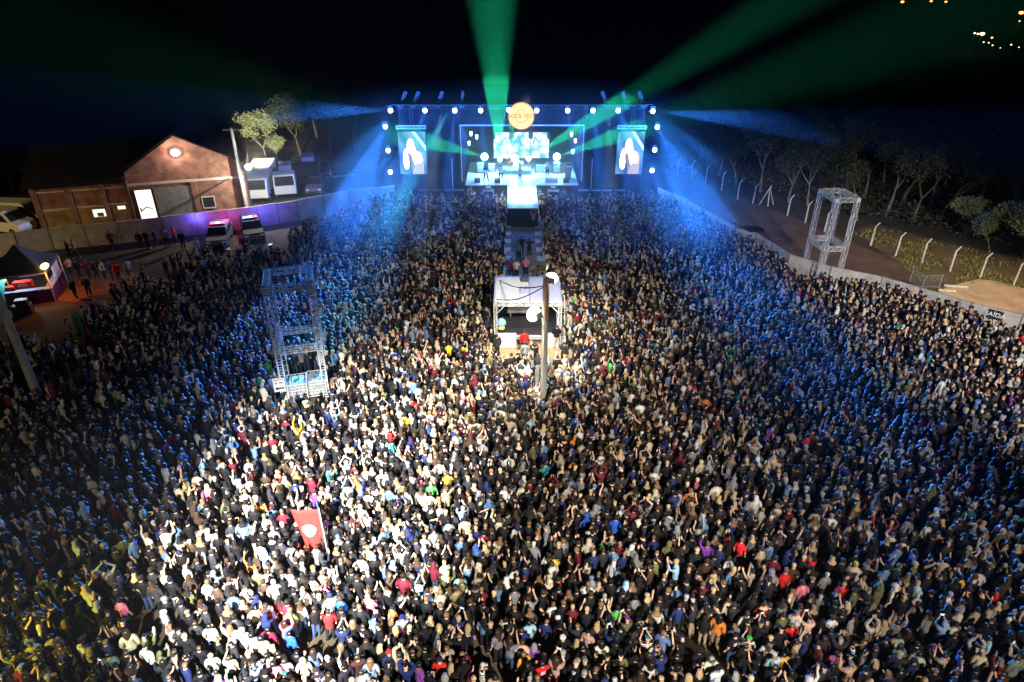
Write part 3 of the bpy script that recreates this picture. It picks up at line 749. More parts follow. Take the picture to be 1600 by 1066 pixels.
# ------------------------------------------------------------------ trees
M_BARK = mat('bark', (.17, .13, .09), .9, var=.4, scale=5, bump=.4)
M_BARKP = mat('pale_bark', (.22, .2, .16), .9, var=.4, scale=5, bump=.3)
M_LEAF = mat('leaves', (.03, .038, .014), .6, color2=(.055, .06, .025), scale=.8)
M_LEAFLIT = mat('lit_leaves', (.26, .27, .13), .6, color2=(.14, .16, .06), scale=1.2)  # lighter copy of the leaves: lamplight on the lit trees put into the colour
def tree_mesh(seed, h, spread, leafn, leaf, bark, lean=.1, lsize=.16, bare=.0, t0=.2):
    r = random.Random(seed); tb = MB(); tips = []
    def grow(p, d, L, rad, depth):
        segs = 3; q = p
        for s in range(segs):
            d2 = (d + Vector((r.uniform(-.18, .18), r.uniform(-.18, .18), r.uniform(-.05, .12)))).normalized()
            nq = q + d2 * (L / segs); tb.tube(q, nq, rad * (1 - .22*s), rad * (1 - .22*(s+1)), 5 if depth else 7, caps=False); q = nq; d = d2
            if depth >= 2: tips.append((q.copy(), L))
        if depth < 4:
            for k in range(r.choice((2, 3, 3))):
                a = r.uniform(0, 6.28); sp_ = spread * r.uniform(.6, 1.2)
                nd = (d + Vector((math.cos(a) * sp_, math.sin(a) * sp_, r.uniform(0, .5)))).normalized()
                grow(q, nd, L * r.uniform(.6, .82), rad * .52, depth + 1)
        else: tips.append((q.copy(), L))
    grow(Vector((0, 0, 0)), Vector((r.uniform(-lean, lean), r.uniform(-lean, lean), 1)).normalized(), h * .3, h * .022, 0)
    lb = MB()
    if leafn:
        dense = [t for t in tips if r.random() > bare]
        for i in range(leafn):
            c, L = dense[i % len(dense)] if dense else tips[0]
            p = c + Vector((r.gauss(0, .36), r.gauss(0, .36), r.gauss(0, .3))) * (h / 8)
            a = Vector((r.uniform(-1, 1), r.uniform(-1, 1), r.uniform(-.6, .6))).normalized(); b_ = a.orthogonal().normalized()
            s = lsize * r.uniform(.6, 1.4)
            lb.poly([p - a*s, p + b_*s*.45, p + a*s, p - b_*s*.45])
    tm = bpy.data.meshes.new('trunk'); tb.bm.to_mesh(tm); tb.bm.free(); tm.materials.append(bark)
    cm = bpy.data.meshes.new('crown'); lb.bm.to_mesh(cm); lb.bm.free(); cm.materials.append(leaf)
    return tm, cm
TM = [tree_mesh(1, 8, .7, 3600, M_LEAFLIT, M_BARKP), tree_mesh(2, 6, .9, 3000, M_LEAFLIT, M_BARKP), tree_mesh(3, 9, .75, 5200, M_LEAF, M_BARK),
      tree_mesh(4, 9, .8, 4600, M_LEAF, M_BARKP, bare=.25), tree_mesh(5, 8, .6, 3000, M_LEAF, M_BARKP, bare=.35), tree_mesh(6, 10, .85, 5600, M_LEAF, M_BARK), tree_mesh(7, 5, 1.0, 5200, M_LEAFLIT, M_BARK, lsize=.14)]
def tree(px, py, v, s, label, group, name='tree'):
    p = G(px, py); t = thing(name, label, 'tree', p, rg2.uniform(0, 6.28), group); t.scale = (s, s, s)
    for nme, m in zip(('trunk', 'crown'), TM[v]):
        if len(m.polygons): o = bpy.data.objects.new(nme, m); COL.objects.link(o); o.parent = t
    return t
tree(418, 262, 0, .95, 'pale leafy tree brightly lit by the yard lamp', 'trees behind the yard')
tree(436, 263, 1, .72, 'smaller lit leafy tree just beside the brightly lit one', 'trees behind the yard')
tree(470, 244, 2, .95, 'tall dim tree behind the parked trucks', 'trees behind the yard')
tree(515, 240, 3, .9, 'thin leaved tree in the teal beam, left of the stage', 'trees behind the yard')
tree(552, 236, 5, .85, 'dark tree nearest the left edge of the stage', 'trees behind the yard')
tree(495, 215, 5, 1.0, 'dark tree in the second row behind the trucks', 'trees behind the yard')
k = 0
RT = [(1092, 262, 4, .8), (1122, 276, 3, .85), (1150, 290, 4, .9), (1188, 300, 3, .95), (1232, 318, 4, .8), (1262, 322, 3, .8), (1300, 318, 5, .8), (1338, 345, 4, .9), (1385, 335, 3, .95), (1425, 350, 5, .85), (1470, 345, 2, .9), (1520, 372, 6, .9), (1545, 398, 6, .8), (1600, 402, 6, 1.1), (1575, 350, 2, 1.0), (1630, 370, 2, 1.1),
      (1110, 240, 5, .9), (1165, 250, 2, 1.0), (1215, 262, 5, .9), (1270, 270, 2, .95), (1325, 275, 5, 1.0), (1380, 285, 2, 1.0), (1440, 290, 5, 1.0), (1490, 262, 4, 1.4), (1500, 298, 5, 1.0), (1560, 300, 2, 1.1), (1620, 310, 5, 1.1),
      (1240, 292, 2, .9), (1350, 310, 5, .9), (1410, 318, 2, .9), (1455, 322, 5, .95), (1530, 330, 5, 1.0), (1580, 325, 2, 1.0),
      (1130, 215, 2, 1.0), (1200, 222, 5, 1.0), (1280, 228, 2, 1.1), (1360, 235, 5, 1.1), (1440, 240, 2, 1.1), (1530, 248, 5, 1.2), (1610, 255, 2, 1.2)]
for i, (px, py, v, s) in enumerate(RT):
    row = 0 if i < 16 else (1 if i < 33 else 2); j = i - (0, 16, 33)[row]
    kind = {2: 'dark leafy tree', 3: 'forked leafy tree', 4: 'slender tree with a thin crown', 5: 'broad dark tree', 6: 'low bushy green tree'}[v]
    tree(px, py, v, s, f'{kind} beyond the fence, {ordw(j)} from the stage, {("front", "middle", "rear")[row]} row', 'trees beyond the fence posts')
b = MB()
for i in range(9000):
    px = rg2.uniform(1045, 1700); py = rg2.uniform(222, 345 + (px - 1045) * .1)
    if py > 262 + (px - 1045) * .23: continue
    p = G(px, py, rg2.uniform(.1, 1.1)); s = rg2.uniform(.1, .3); a = Vector((rg2.uniform(-1, 1), rg2.uniform(-1, 1), rg2.uniform(-.3, 1))).normalized(); c_ = a.orthogonal().normalized()
    b.poly([p - a*s, p + c_*s*.4, p + a*s, p - c_*s*.4])
o = b.build('undergrowth', M_LEAF); tag(o, 'dark low undergrowth beneath the trees beyond the fence', kind='stuff')

# distant town lamps on the far hillside
TL = [(1410, 3, 1.6, 'o'), (1455, 2, 1.2, 'o'), (1478, 3, 1.2, 'o'), (1596, 20, 2.2, 'o'), (1535, 53, 2.2, 'w'), (1523, 52, 1.0, 'w'), (1528, 53, 1.0, 'w'), (1550, 59, .9, 'w'), (1537, 66, .7, 'w'), (1545, 67, .7, 'w'), (1551, 71, .7, 'w'), (1563, 75, .5, 'w'), (1580, 70, .8, 'w'), (1593, 33, .6, 'w'), (1592, 74, .6, 'w'), (1556, 176, .35, 'w')]
M_TLO = emat('town_lamp_orange', (1, .4, .06), 4); M_TLW = emat('town_lamp_white', (1, .7, .4), 4)
for i, (px, py, s, c_) in enumerate(TL):
    z = 5.0; p = G(px, max(py, 0), z); d_ = p.length * .0009 * s
    t = thing('town_lamp', f'tiny {"orange" if c_ == "o" else "warm white"} street lamp far off in the dark, {ordw(i)} of the distant group', 'street lamp', (p.x, p.y, 0), 0, 'distant town lamps')
    b = MB(); b.tube((0, 0, 0), (0, 0, z), .12, .08, 5); b.build('pole', M_GREY, t)
    b = MB(); b.sphere((0, 0, z), d_, 8, 6, (1.5, 1, .8)); b.build('lamp_head', M_TLO if c_ == 'o' else M_TLW, t)

# ------------------------------------------------------------------ brick buildings
def brick(name, c1, c2, mortar):
    m = bpy.data.materials.new(name); m.use_nodes = True; nt = m.node_tree; b = nt.nodes['Principled BSDF']; b.inputs['Roughness'].default_value = .9
    tc = nt.nodes.new('ShaderNodeTexCoord'); sx = nt.nodes.new('ShaderNodeSeparateXYZ'); ad = nt.nodes.new('ShaderNodeMath'); cx = nt.nodes.new('ShaderNodeCombineXYZ')
    br = nt.nodes.new('ShaderNodeTexBrick'); br.inputs['Scale'].default_value = 1; br.inputs['Brick Width'].default_value = .24; br.inputs['Row Height'].default_value = .09; br.inputs['Mortar Size'].default_value = .012
    nt.links.new(tc.outputs['Object'], sx.inputs[0]); nt.links.new(sx.outputs['X'], ad.inputs[0]); nt.links.new(sx.outputs['Y'], ad.inputs[1])
    nt.links.new(ad.outputs[0], cx.inputs['X']); nt.links.new(sx.outputs['Z'], cx.inputs['Y']); nt.links.new(cx.outputs[0], br.inputs['Vector'])
    br.inputs['Color1'].default_value = (*c1, 1); br.inputs['Color2'].default_value = (*c2, 1); br.inputs['Mortar'].default_value = (*mortar, 1)
    nz = nt.nodes.new('ShaderNodeTexNoise'); nz.inputs['Scale'].default_value = 1.2; nz.inputs['Detail'].default_value = 6; mx = nt.nodes.new('ShaderNodeMix'); mx.data_type = 'RGBA'; mx.blend_type = 'MULTIPLY'
    mr = nt.nodes.new('ShaderNodeMapRange'); mr.inputs['From Min'].default_value = .35; mr.inputs['From Max'].default_value = .65; mr.inputs['To Min'].default_value = .45; mr.inputs['To Max'].default_value = 1
    nt.links.new(tc.outputs['Object'], nz.inputs['Vector']); nt.links.new(nz.outputs['Fac'], mr.inputs['Value']); mx.inputs['Factor'].default_value = 1
    nt.links.new(br.outputs['Color'], mx.inputs['A']); nt.links.new(mr.outputs['Result'], mx.inputs['B']); nt.links.new(mx.outputs['Result'], b.inputs['Base Color'])
    return m
M_BRICK = brick('brick', (.36, .14, .08), (.25, .09, .05), (.3, .2, .15)); M_BRICKO = brick('ochre_brick', (.5, .27, .07), (.4, .2, .05), (.3, .24, .16))
M_ROOF = mat('dark_roof_tiles', (.014, .012, .011), .95, var=.5, scale=3)
M_ROOFG = mat('grey_roof_tiles', (.14, .12, .1), .95, color2=(.08, .07, .06), scale=3, bump=.6, stretch=(1, 8, 1))
M_LIT = emat('lit_interior', (1, .93, .75), 1.5, True)
M_BAND = mat('pale_lintel', (.6, .52, .42), .9, var=.3, scale=3)
A = G(68, 362); B = G(392, 334); dv = B - A; LB = dv.length; ang = math.atan2(dv.y, dv.x)
bld = thing('brick_building', 'long brick shed with a gabled end, lit doorway and dark roof behind the wall', 'building', A, ang)
def bx(name, m, items, parent=bld, label=None, bevel=0):
    b = MB()
    for it in items: b.box(*it)
    o = b.build(name, m, parent, bevel=bevel)
    if label: o['label'] = label
    return o
gx = 8.0; gw = LB - gx; ez = 4.1; dp = 9.0; apx = gx + gw * .47; apz = 7.9
b = MB(); b.box((gx/2, .15, ez/2), (gx, .3, ez)); b.box((.15, dp/2, ez/2), (.3, dp - .6, ez)); b.box((gx/2, .1, 1.9 - .95), (.01, .01, .01))
b.build('wall', M_BRICK, bld)
b = MB(); b.slab([(gx, .0, 0), (LB, .0, 0), (LB, 0, 5.1), (apx, 0, apz), (gx, 0, 4.9)], (0, .3, 0)); b.box((LB-.15, dp/2+.3, 2.5), (.3, dp - .6, 5)); o = b.build('gable_wall', M_BRICK, bld)
for x in (.21, 3.0, 5.8, 7.8): bx('pier', M_BRICK, [((x, -.09, ez/2), (.42, .18, ez))])
for x in (LB-4.6, LB-.25): bx('pier', M_BRICK, [((x, -.09, 1.8), (.45, .18, 3.6))])
bx('ochre_panel', M_BRICKO, [((1.6, -.012, .95), (2.3, .024, 1.75)), ((4.4, -.012, .95), (2.3, .024, 1.75)), ((6.8, -.012, .95), (1.5, .024, 1.75))])
bx('lintel_band', M_BAND, [((1.6, -.04, 1.95), (2.3, .08, .22)), ((4.4, -.04, 2.0), (2.3, .08, .18)), ((6.8, -.04, 2.05), (1.5, .08, .16)), ((gx + gw/2, -.06, 3.72), (gw, .12, .22)), ((gx/2, -.05, ez-.5), (gx, .1, .12))])
b = MB(); b.slab([(-.5, -.5, ez+.02), (gx, -.5, ez+.02), (gx, dp*.6, ez + 2.6), (-.5, dp*.6, ez + 2.6)], (0, 0, .14)); b.slab([(-.5, dp*.6, ez+2.6), (gx, dp*.6, ez+2.6), (gx, dp*1.2, ez), (-.5, dp*1.2, ez)], (0, 0, .14))
b.slab([(gx-.4, -.35, 4.86), (apx, -.35, apz+.12), (apx, dp-1, apz+.12), (gx-.4, dp-1, 4.86)], (0, 0, .14)); b.slab([(LB+.4, -.35, 5.02), (apx, -.35, apz+.12), (apx, dp-1, apz+.12), (LB+.4, dp-1, 5.02)], (0, 0, .14))
b.build('roof', M_ROOF, bld)
w = bx('window', M_WHITE, [((5.15, -.05, 1.72), (1.36, .1, .07)), ((5.15, -.05, .95), (1.36, .1, .07)), ((4.5, -.05, 1.33), (.07, .1, .7)), ((5.8, -.05, 1.33), (.07, .1, .7))], label='wide lit window')
bx('pane', M_LIT, [((5.15, -.02, 1.33), (1.24, .02, .7))], w); bx('curtain', M_GREY, [((5.1, -.045, 1.18), (.55, .02, .36))], w)
w = bx('window', M_WHITE, [((7.0, -.05, 1.86), (.72, .1, .05)), ((7.0, -.05, 1.5), (.72, .1, .05))], label='small lit window'); bx('pane', M_LIT, [((7.0, -.02, 1.68), (.66, .02, .32))], w)
bx('door', M_GREY, [((7.0, -.03, .55), (.5, .06, 1.1))], label='narrow grey hatch below the small window')
dx0 = gx + 1.15; d_ = bx('doorway', M_DARKSTEEL, [((dx0 - .75, -.05, 1.6), (.08, .1, 3.2)), ((dx0 + .75, -.05, 1.6), (.08, .1, 3.2)), ((dx0, -.05, 3.22), (1.58, .1, .08))], label='tall bright open doorway')
bx('lit_room', M_LIT, [((dx0, -.02, 1.6), (1.42, .02, 3.16))], d_); b = MB(); b.path([(dx0-.5, -.06, 1.2), (dx0-.1, -.06, 1.5), (dx0+.5, -.06, 1.35)], .05); b.box((dx0-.55, -.06, 1.3), (.12, .05, .4), mi=1); b.build('hanging_tool', [M_DARKSTEEL, M_RED], d_)
bx('sliding_door', M_WALLJ, [((dx0 + 2.6, -.04, 1.6), (3.4, .08, 3.3))], label='wide grey sliding door')
w = bx('window', M_BAND, [((LB-3.6, -.05, 2.05), (1.1, .1, .1)), ((LB-3.6, -.05, .95), (1.1, .1, .1)), ((LB-4.15, -.05, 1.5), (.08, .1, 1.1)), ((LB-3.05, -.05, 1.5), (.08, .1, 1.1))], label='dark window with pale frame'); bx('pane', M_GLASS, [((LB-3.6, -.02, 1.5), (1.1, .02, 1.1))], w)
bx('downpipe', M_DARKSTEEL, [((gx - .1, -.25, 2.3), (.14, .14, 4.6))])
# wall lamp on the gable
wl = thing('wall_lamp', 'bright white lamp fixed high on the brick gable', 'lamp', bld.matrix_basis @ Vector((0, 0, 0)))
gpnt = Matrix.Translation(A) @ Matrix.Rotation(ang, 4, 'Z') @ Vector((apx - .05, -.25, 6.45)); wl.location = gpnt; wl.rotation_euler = (0, 0, ang)
b = MB(); b.box((0, .12, .12), (.3, .2, .1)); b.build('housing', M_DARKSTEEL, wl); b = MB(); b.sphere((0, -.1, 0), .36, 12, 8, (1.1, .5, .9)); b.build('lamp_glass', emat('lamp_glow', (1, .93, .85), 12), wl)
point('gable_lamp_light', gpnt + Vector((.15, -.5, 0)), 330, (1, .78, .66), .1)
# open shed behind
S0 = G(-60, 305); sh = thing('open_shed', 'open-sided shed under a grey tiled roof beyond the brick building', 'shed', S0, ang)
bx('roof', M_ROOFG, [((3, 3, 3.2), (12, 7, .15), 0, .25)], sh); 
for x in (-2.5, 0, 2.5, 5, 8): bx('post', M_BARK, [((x, -.2, 1.3), (.18, .18, 2.6))], sh)

# ------------------------------------------------------------------ lamp poles
def cyl_pole(name, label, p, h, r0, r1, m=M_POLE, cross=False):
    t = thing(name, label, 'pole', p); b = MB(); b.tube((0, 0, 0), (0, 0, h), r0, r1, 12); b.build('shaft', m, t, smooth=False); return t
p = G(388, 338); yl = cyl_pole('lamp_pole', 'concrete pole with a glaring white lamp beside the white truck', p, ZY(200, p.y), .2, .13)
b = MB(); b.box((0, 0, ZY(203, p.y)), (1.6, .1, .1)); b.build('cross_arm', M_BARK, yl)
lp = Vector((XY(388, p.y - .5, ZY(259, p.y)), p.y - .5, ZY(259, p.y))); yl2 = thing('yard_lamp', 'glaring white lamp on the pole beside the parked white truck', 'lamp', lp)
b = MB(); b.tube((-.3, .45, .1), (0, 0, .05), .03); b.build('arm', M_DARKSTEEL, yl2); b = MB(); b.sphere((0, 0, 0), .3, 14, 9); b.build('lamp_glass', emat('yard_lamp_glow', (.95, 1, .92), 12), yl2)
spot('yard_lamp_beam', lp + Vector((.7, .1, .2)), G(421, 262) + Vector((0, 0, 4)), 60000, (1, .95, .72), 30, .8, .1)
point('yard_lamp_light', lp + Vector((.1, -.35, -.1)), 3000, (1, .98, .82), .1)
p = G(68, 640); pl_ = cyl_pole('concrete_pole', 'tall pale concrete pole rising out of the audience at the left edge', p, 10.5, .24, .16)
p = G(848, 642); cp = cyl_pole('floodlight_pole', 'tall pole with floodlights in front of the mixing tent', p, ZY(432, p.y), .2, .15)
b = MB(); b.tube((0, 0, ZY(500, p.y)), (0, 0, ZY(432, p.y)+.02), .185, .165, 12); b.build('brown_upper_shaft', mat('brown_wood', (.3, .21, .14), .9, var=.4, scale=4, stretch=(1, 1, .2)), cp)
p2 = G(840, 634); cs2 = cyl_pole('concrete_stub', 'short pale concrete stub standing against the floodlight pole', p2, 2.6, .17, .17, M_CONC)
Y0 = p.y
def flood(px, py, dy, tgt, watts, label, deg=120, head=.22, glow=14, lit=True, color=(1, .97, .9)):
    z = ZY(py, Y0 + dy); q = Vector((XY(px, Y0 + dy, z), Y0 + dy, z))
    t = thing('floodlight', label, 'floodlight', q, 0, 'floodlights on the central pole'); d = (Vector(tgt) - q); t.rotation_euler = (0, 0, math.atan2(d.y, d.x) - R(90))
    b = MB(); b.box((0, -.14, 0), (.42, .16, .3), rx=-.4); b.build('housing', M_GREY, t, bevel=.02)
    b = MB(); b.tube((0, -.1, 0), (0, -.42, -.05), .025); b.build('bracket', M_DARKSTEEL, t)
    b = MB(); b.sphere((0, .22, -.02), head, 12, 8, (1.1, .7, 1)); b.build('lens', emat('flood_glow', (1, .97, .9), glow) if lit else mat('dead_lens', (.6, .55, .45), .3), t)
    if lit: spot('flood_beam', q + Vector((d.x, d.y, 0)).normalized() * .5, tgt, watts, color, deg, 1.0, .15)
flood(839, 492, -.35, G(820, 640), 13000, 'glaring round floodlight halfway up the central pole, facing the audience', 140, .4, 30, color=(1, .95, .8))
flood(861, 437, -.1, G(880, 545), 6000, 'glaring floodlight at the right end of the pole top', 140, .3, 30)
flood(836, 425, -.2, G(790, 560), 0, 'unlit tan floodlight housing at the pole top', lit=False)
flood(847, 418, .2, G(830, 340), 0, 'unlit round floodlight above the pole top', lit=False, head=.3)
spot('tent_top_light', (2.3, 33.2, 10.2), G(840, 520), 7000, (1, .9, .74), 60, .8)
# cables from the tent to the pole
zt = ZY(432, p.y)
b = MB(p)
for a in (PY(778, 437, 42.4), PY(776, 468, 39)):
    e = Vector((p.x, p.y, zt - .5)); prev = a
    for i in range(1, 9): t_ = i / 8; q = a.lerp(e, t_) - Vector((0, 0, .35 * math.sin(math.pi * t_))); b.tube(prev, q, .03, None, 5); prev = q
o = b.build('power_cables', M_RUBBER); tag(o, 'two black cables running from the tent roof to the central pole', 'cable')
b = MB(); prev = None
for a0, e0 in (((100, 402), (253, 339)), ((110, 404), (262, 341))):
    a = PY(a0[0], a0[1], 54); e = PY(385, 262, 66); prev = a
    for i in range(1, 13): t_ = i / 12; q = a.lerp(e, t_) - Vector((0, 0, .5 * math.sin(math.pi * t_))) + Vector((.0, .12 * (a0[0] > 105), 0)); b.tube(prev, q, .025, None, 4); prev = q
o = b.build('overhead_cables', M_RUBBER); tag(o, 'thin overhead cables running from the stall to the yard pole', 'cable')
# ------------------------------------------------------------------ the stage
XC = 1.0; SY = 68.9; DZ = 1.85
M_DECK = mat('stage_deck', (.55, .55, .56), .35, var=.2, scale=1.5)
M_RUN = mat('runway_floor', (.62, .63, .66), .3, var=.15, scale=2)
M_CURT = mat('dark_curtain', (.012, .013, .018), .95, var=.4, scale=1.5, stretch=(6, 1, .3))
st = thing('stage', 'large black roofed concert stage with a bright runway reaching into the audience', 'stage', (XC, SY, 0))
def sb(name, m, items, parent=st, bevel=0): return bx(name, m, items, parent, None, bevel)
sb('deck', M_DECK, [((0, 4.5, DZ-.05), (11.6, 9.0, .1))])
for x in (-3.65, 3.65): sb('front_skirt', M_BLACKPAINT, [((x, .06, .9), (4.2, .08, 1.8))])
sb('deck_edge', M_STEEL, [((-3.65, 0, DZ-.05), (4.2, .06, .07)), ((3.65, 0, DZ-.05), (4.2, .06, .07))])
sb('runway', M_RUN, [((0, -3.75, DZ-.05), (2.9, 7.5, .1))])
sb('runway_skirt', M_CURT, [((0, -7.42, .88), (2.8, .06, 1.76)), ((-1.4, -3.7, .88), (.06, 7.4, 1.76)), ((1.4, -3.7, .88), (.06, 7.4, 1.76))])
b = MB(); 
for x in (-1.43, 1.43): b.box((x, -3.75, DZ + .03), (.05, 7.4, .06))
for k in range(-3, 1): b.box((0, k * 1.9, DZ + .002), (2.8, .03, .01))
for x in (-.48, .48): b.box((x, -3.75, DZ + .002), (.02, 7.4, .01))
b.build('runway_trim', M_STEEL, st)
for x in (-10.9, -6.2, 6.2, 10.9):
    for y in (.5, 8.6):
        b = MB(); b.truss((x, y, 0), (x, y, 9.6), .3, .022, .5); b.build('truss_column', M_DARKSTEEL, st)
for y in (.4, 4.5, 8.6): b = MB(); b.truss((-12.2, y, 9.45), (12.2, y, 9.45), .35, .022, .5); b.build('roof_truss', M_DARKSTEEL, st)
for x in (-10.9, -6.2, 0, 6.2, 10.9): b = MB(); b.truss((x, .5, 9.5), (x, 8.6, 9.5), .3, .022, .5); b.build('roof_truss', M_DARKSTEEL, st)
sb('back_curtain', M_CURT, [((0, 9.0, 4.7), (24.6, .08, 9.3))])
for s in (-1, 1):
    sb('side_curtain', M_CURT, [((s*9.1, .9, 4.6), (6.3, .08, 9.1))])
    sb('wing_curtain', M_CURT, [((s*12.2, 4.9, 4.6), (.08, 7.9, 9.1))])
    b = MB(); b.tube((s*7.05, -.35, 0), (s*7.05, -.35, 4.6), .035, None, 5); b.build('guard_pipe', M_STEEL, st)
    for z0, x0 in ((5.9, 5.2), (5.0, 5.35)):
        pass
b = MB(); b.box((0, .1, 7.75), (12.2, .12, .1)); b.box((-6.1, .1, 5.0), (.1, .12, 5.6)); b.box((6.1, .1, 5.0), (.1, .12, 5.6)); b.build('portal_frame', M_STEEL, st)
b = MB(); b.box((0, .75, 8.5), (12.1, .06, 1.4)); b.build('top_valance', M_CURT, st)
b = MB(); b.slab([(-12.6, -.4, 9.75), (12.6, -.4, 9.75), (12.6, 9.2, 10.2), (-12.6, 9.2, 10.2)], (0, 0, .08)); b.build('roof_sheet', M_BLACK, st)
for s in (-1, 1):                       # draped tabs inside the portal
    b = MB()
    for i in range(10):
        t0, t1 = i / 10, (i + 1) / 10; f_ = lambda t: s * (5.9 - .9 * math.sin(t * 2.4) * (1 - t))
        b.slab([(f_(t0), .35, 7.7 - 5.6*t0), (f_(t1), .35, 7.7 - 5.6*t1), (s*6.0, .35, 7.7 - 5.6*t1), (s*6.0, .35, 7.7 - 5.6*t0)], (0, .04, 0))
    b.build('side_drape', mat('blue_drape', (.12, .16, .22), .8, var=.5, scale=2, stretch=(4, 1, .3)), st)
# hanging wire coils and rigging above the front truss
for i, (px, dxx) in enumerate(((628, .55), (648, .55), (686, .45), (722, .12), (946, -.45), (978, -.45), (1004, -.5))):
    x = XY(px, SY, 9.9); b = MB((x, SY + .2, 0)); z0 = 9.75
    b.truss((x - dxx*.3, SY + .2, z0), (x + dxx*.7, SY + .5, z0 + 1.1), .22, .02, .22)
    for k in range(12): a = k / 12 * 6.283; a2 = (k+1) / 12 * 6.283; b.tube((x - dxx*.3 + .28*math.cos(a), SY + .1, z0 + .0 + .28*math.sin(a)), (x - dxx*.3 + .28*math.cos(a2), SY + .1, z0 + .28*math.sin(a2)), .022, None, 4)
    o = b.build('rigging_truss', M_GREY); tag(o, f'small slanted steel truss piece with a ring on the stage roof edge, {ordw(i)} from left', 'truss', 'slanted truss ends on the stage roof')

# ------------------------------------------------------------------ LED walls
def img_mat(name, strength):
    """procedural live picture for a side screen: pale blue stage light behind, uses object coordinates"""
    m = bpy.data.materials.new(name); m.use_nodes = True; nt = m.node_tree; nt.nodes.clear()
    tc = nt.nodes.new('ShaderNodeTexCoord'); mp = nt.nodes.new('ShaderNodeMapping'); mp.inputs['Rotation'].default_value = (0, R(32), 0)
    wv = nt.nodes.new('ShaderNodeTexWave'); wv.bands_direction = 'X'; wv.inputs['Scale'].default_value = .22; wv.inputs['Distortion'].default_value = 1.2
    cr = nt.nodes.new('ShaderNodeValToRGB'); e = nt.nodes.new('ShaderNodeEmission'); o = nt.nodes.new('ShaderNodeOutputMaterial')
    cr.color_ramp.elements[0].color = (.06, .16, .42, 1); cr.color_ramp.elements[1].color = (.16, .4, .75, 1)
    nt.links.new(tc.outputs['Object'], mp.inputs[0]); nt.links.new(mp.outputs[0], wv.inputs['Vector']); nt.links.new(wv.outputs['Fac'], cr.inputs[0]); nt.links.new(cr.outputs[0], e.inputs[0])
    e.inputs[1].default_value = strength; nt.links.new(e.outputs[0], o.inputs[0]); m.cycles.emission_sampling = 'FRONT'; return m
M_IMG = img_mat('live_picture', 1.1)
M_FIGW = emat('picture_white', (1, .97, 1), 2.2); M_FIGG = emat('picture_grey', (.42, .4, .42), .8); M_FIGD = emat('picture_dark', (.05, .06, .1), .8); M_FIGS = emat('picture_shirt', (.6, .56, .58), 1.0); M_FIGB = emat('picture_beam', (.45, .85, .85), 1.6)
def side_screen(px0, px1, label):
    Y = SY - .3; zt_, zb_ = ZY(206, Y), ZY(272, Y); x0, x1 = XY(px0, Y, zt_), XY(px1, Y, zt_); w = x1 - x0; h = zt_ - zb_
    t = thing('led_screen', label, 'screen', ((x0 + x1) / 2, Y, 0))
    b = MB(); b.box((0, 0, (zt_ + zb_)/2), (w, .03, h)); pn = b.build('picture', M_IMG, t)
    b = MB(); b.box((0, .12, (zt_ + zb_)/2), (w + .1, .18, h + .1)); b.build('cabinet', M_BLACKPAINT, t)
    def fig(nm, m, pts, dy): 
        b = MB(); b.slab([(-w/2 + w*a, -.016 - dy, zt_ - h*c) for a, c in pts], (0, .004, 0)); b.build(nm, m, pn)
    fig('stage_beam', M_FIGB, [(.5, 0), (.64, 0), (1, .33), (1, .46)], .002)
    fig('shirt', M_FIGS, [(.45, 1), (.55, .8), (.66, .52), (.78, .46), (.86, .5), (.9, .7), (.88, 1)], .006)
    fig('head_and_arms', M_FIGW, [(.3, .3), (.33, .22), (.38, .17), (.45, .15), (.52, .18), (.56, .26), (.6, .36), (.66, .46), (.74, .46), (.82, .56), (.84, .66), (.76, .75), (.66, .72), (.56, .78), (.5, .68), (.42, .62), (.36, .68), (.34, .84), (.26, .9), (.16, .85), (.12, .68), (.16, .5), (.22, .4), (.3, .38)], .012)
    fig('hands_and_microphone', M_FIGG, [(.32, .5), (.38, .48), (.46, .56), (.5, .72), (.48, 1), (.42, 1), (.38, .8), (.33, .62)], .018)
    fig('lanyard_shadow', M_FIGD, [(.36, .7), (.4, .7), (.44, .9), (.44, 1), (.38, 1)], .022)
    fig('mic_stand_left', M_FIGG, [(.36, 0), (.39, 0), (.4, .12), (.37, .13)], .004); fig('mic_stand_right', M_FIGG, [(.44, 0), (.47, 0), (.47, .12), (.44, .12)], .004)
    b = MB(); b.truss((-w/2 - .1, .05, zt_ + .42), (w/2 + .1, .05, zt_ + .42), .28, .022, .28); b.build('hanging_truss', M_STEEL, t)
    b = MB(); [b.tube((s*w*.4, .1, zt_ + .5), (s*w*.4, .3, 9.4), .015, None, 4) for s in (-1, 1)]; b.build('chain', M_DARKSTEEL, t)
    return t
side_screen(621, 664, 'tall LED screen with a live close-up, left of the stage opening')
side_screen(966, 1008, 'tall LED screen with a live close-up, right of the stage opening')
# centre LED wall: three panels and bright graphics
cs = thing('led_wall', 'wide white and cyan LED wall at the back of the stage', 'screen', (XC, 76.3, 0))
zt_, zb_ = ZY(207, 76.3), 2.7; xl, xr = XY(771, 76.3, 4) - XC, XY(858, 76.3, 4) - XC
M_LW = bpy.data.materials.new('led_wall_picture'); M_LW.use_nodes = True; nt = M_LW.node_tree; nt.nodes.clear()
tc = nt.nodes.new('ShaderNodeTexCoord'); vo = nt.nodes.new('ShaderNodeTexVoronoi'); vo.inputs['Scale'].default_value = 1.3; cr = nt.nodes.new('ShaderNodeValToRGB'); e = nt.nodes.new('ShaderNodeEmission'); oo = nt.nodes.new('ShaderNodeOutputMaterial')
cr.color_ramp.elements[0].color = (.95, 1, 1, 1); cr.color_ramp.elements[0].position = .3; cr.color_ramp.elements[1].color = (.1, .55, .75, 1); cr.color_ramp.elements[1].position = .75
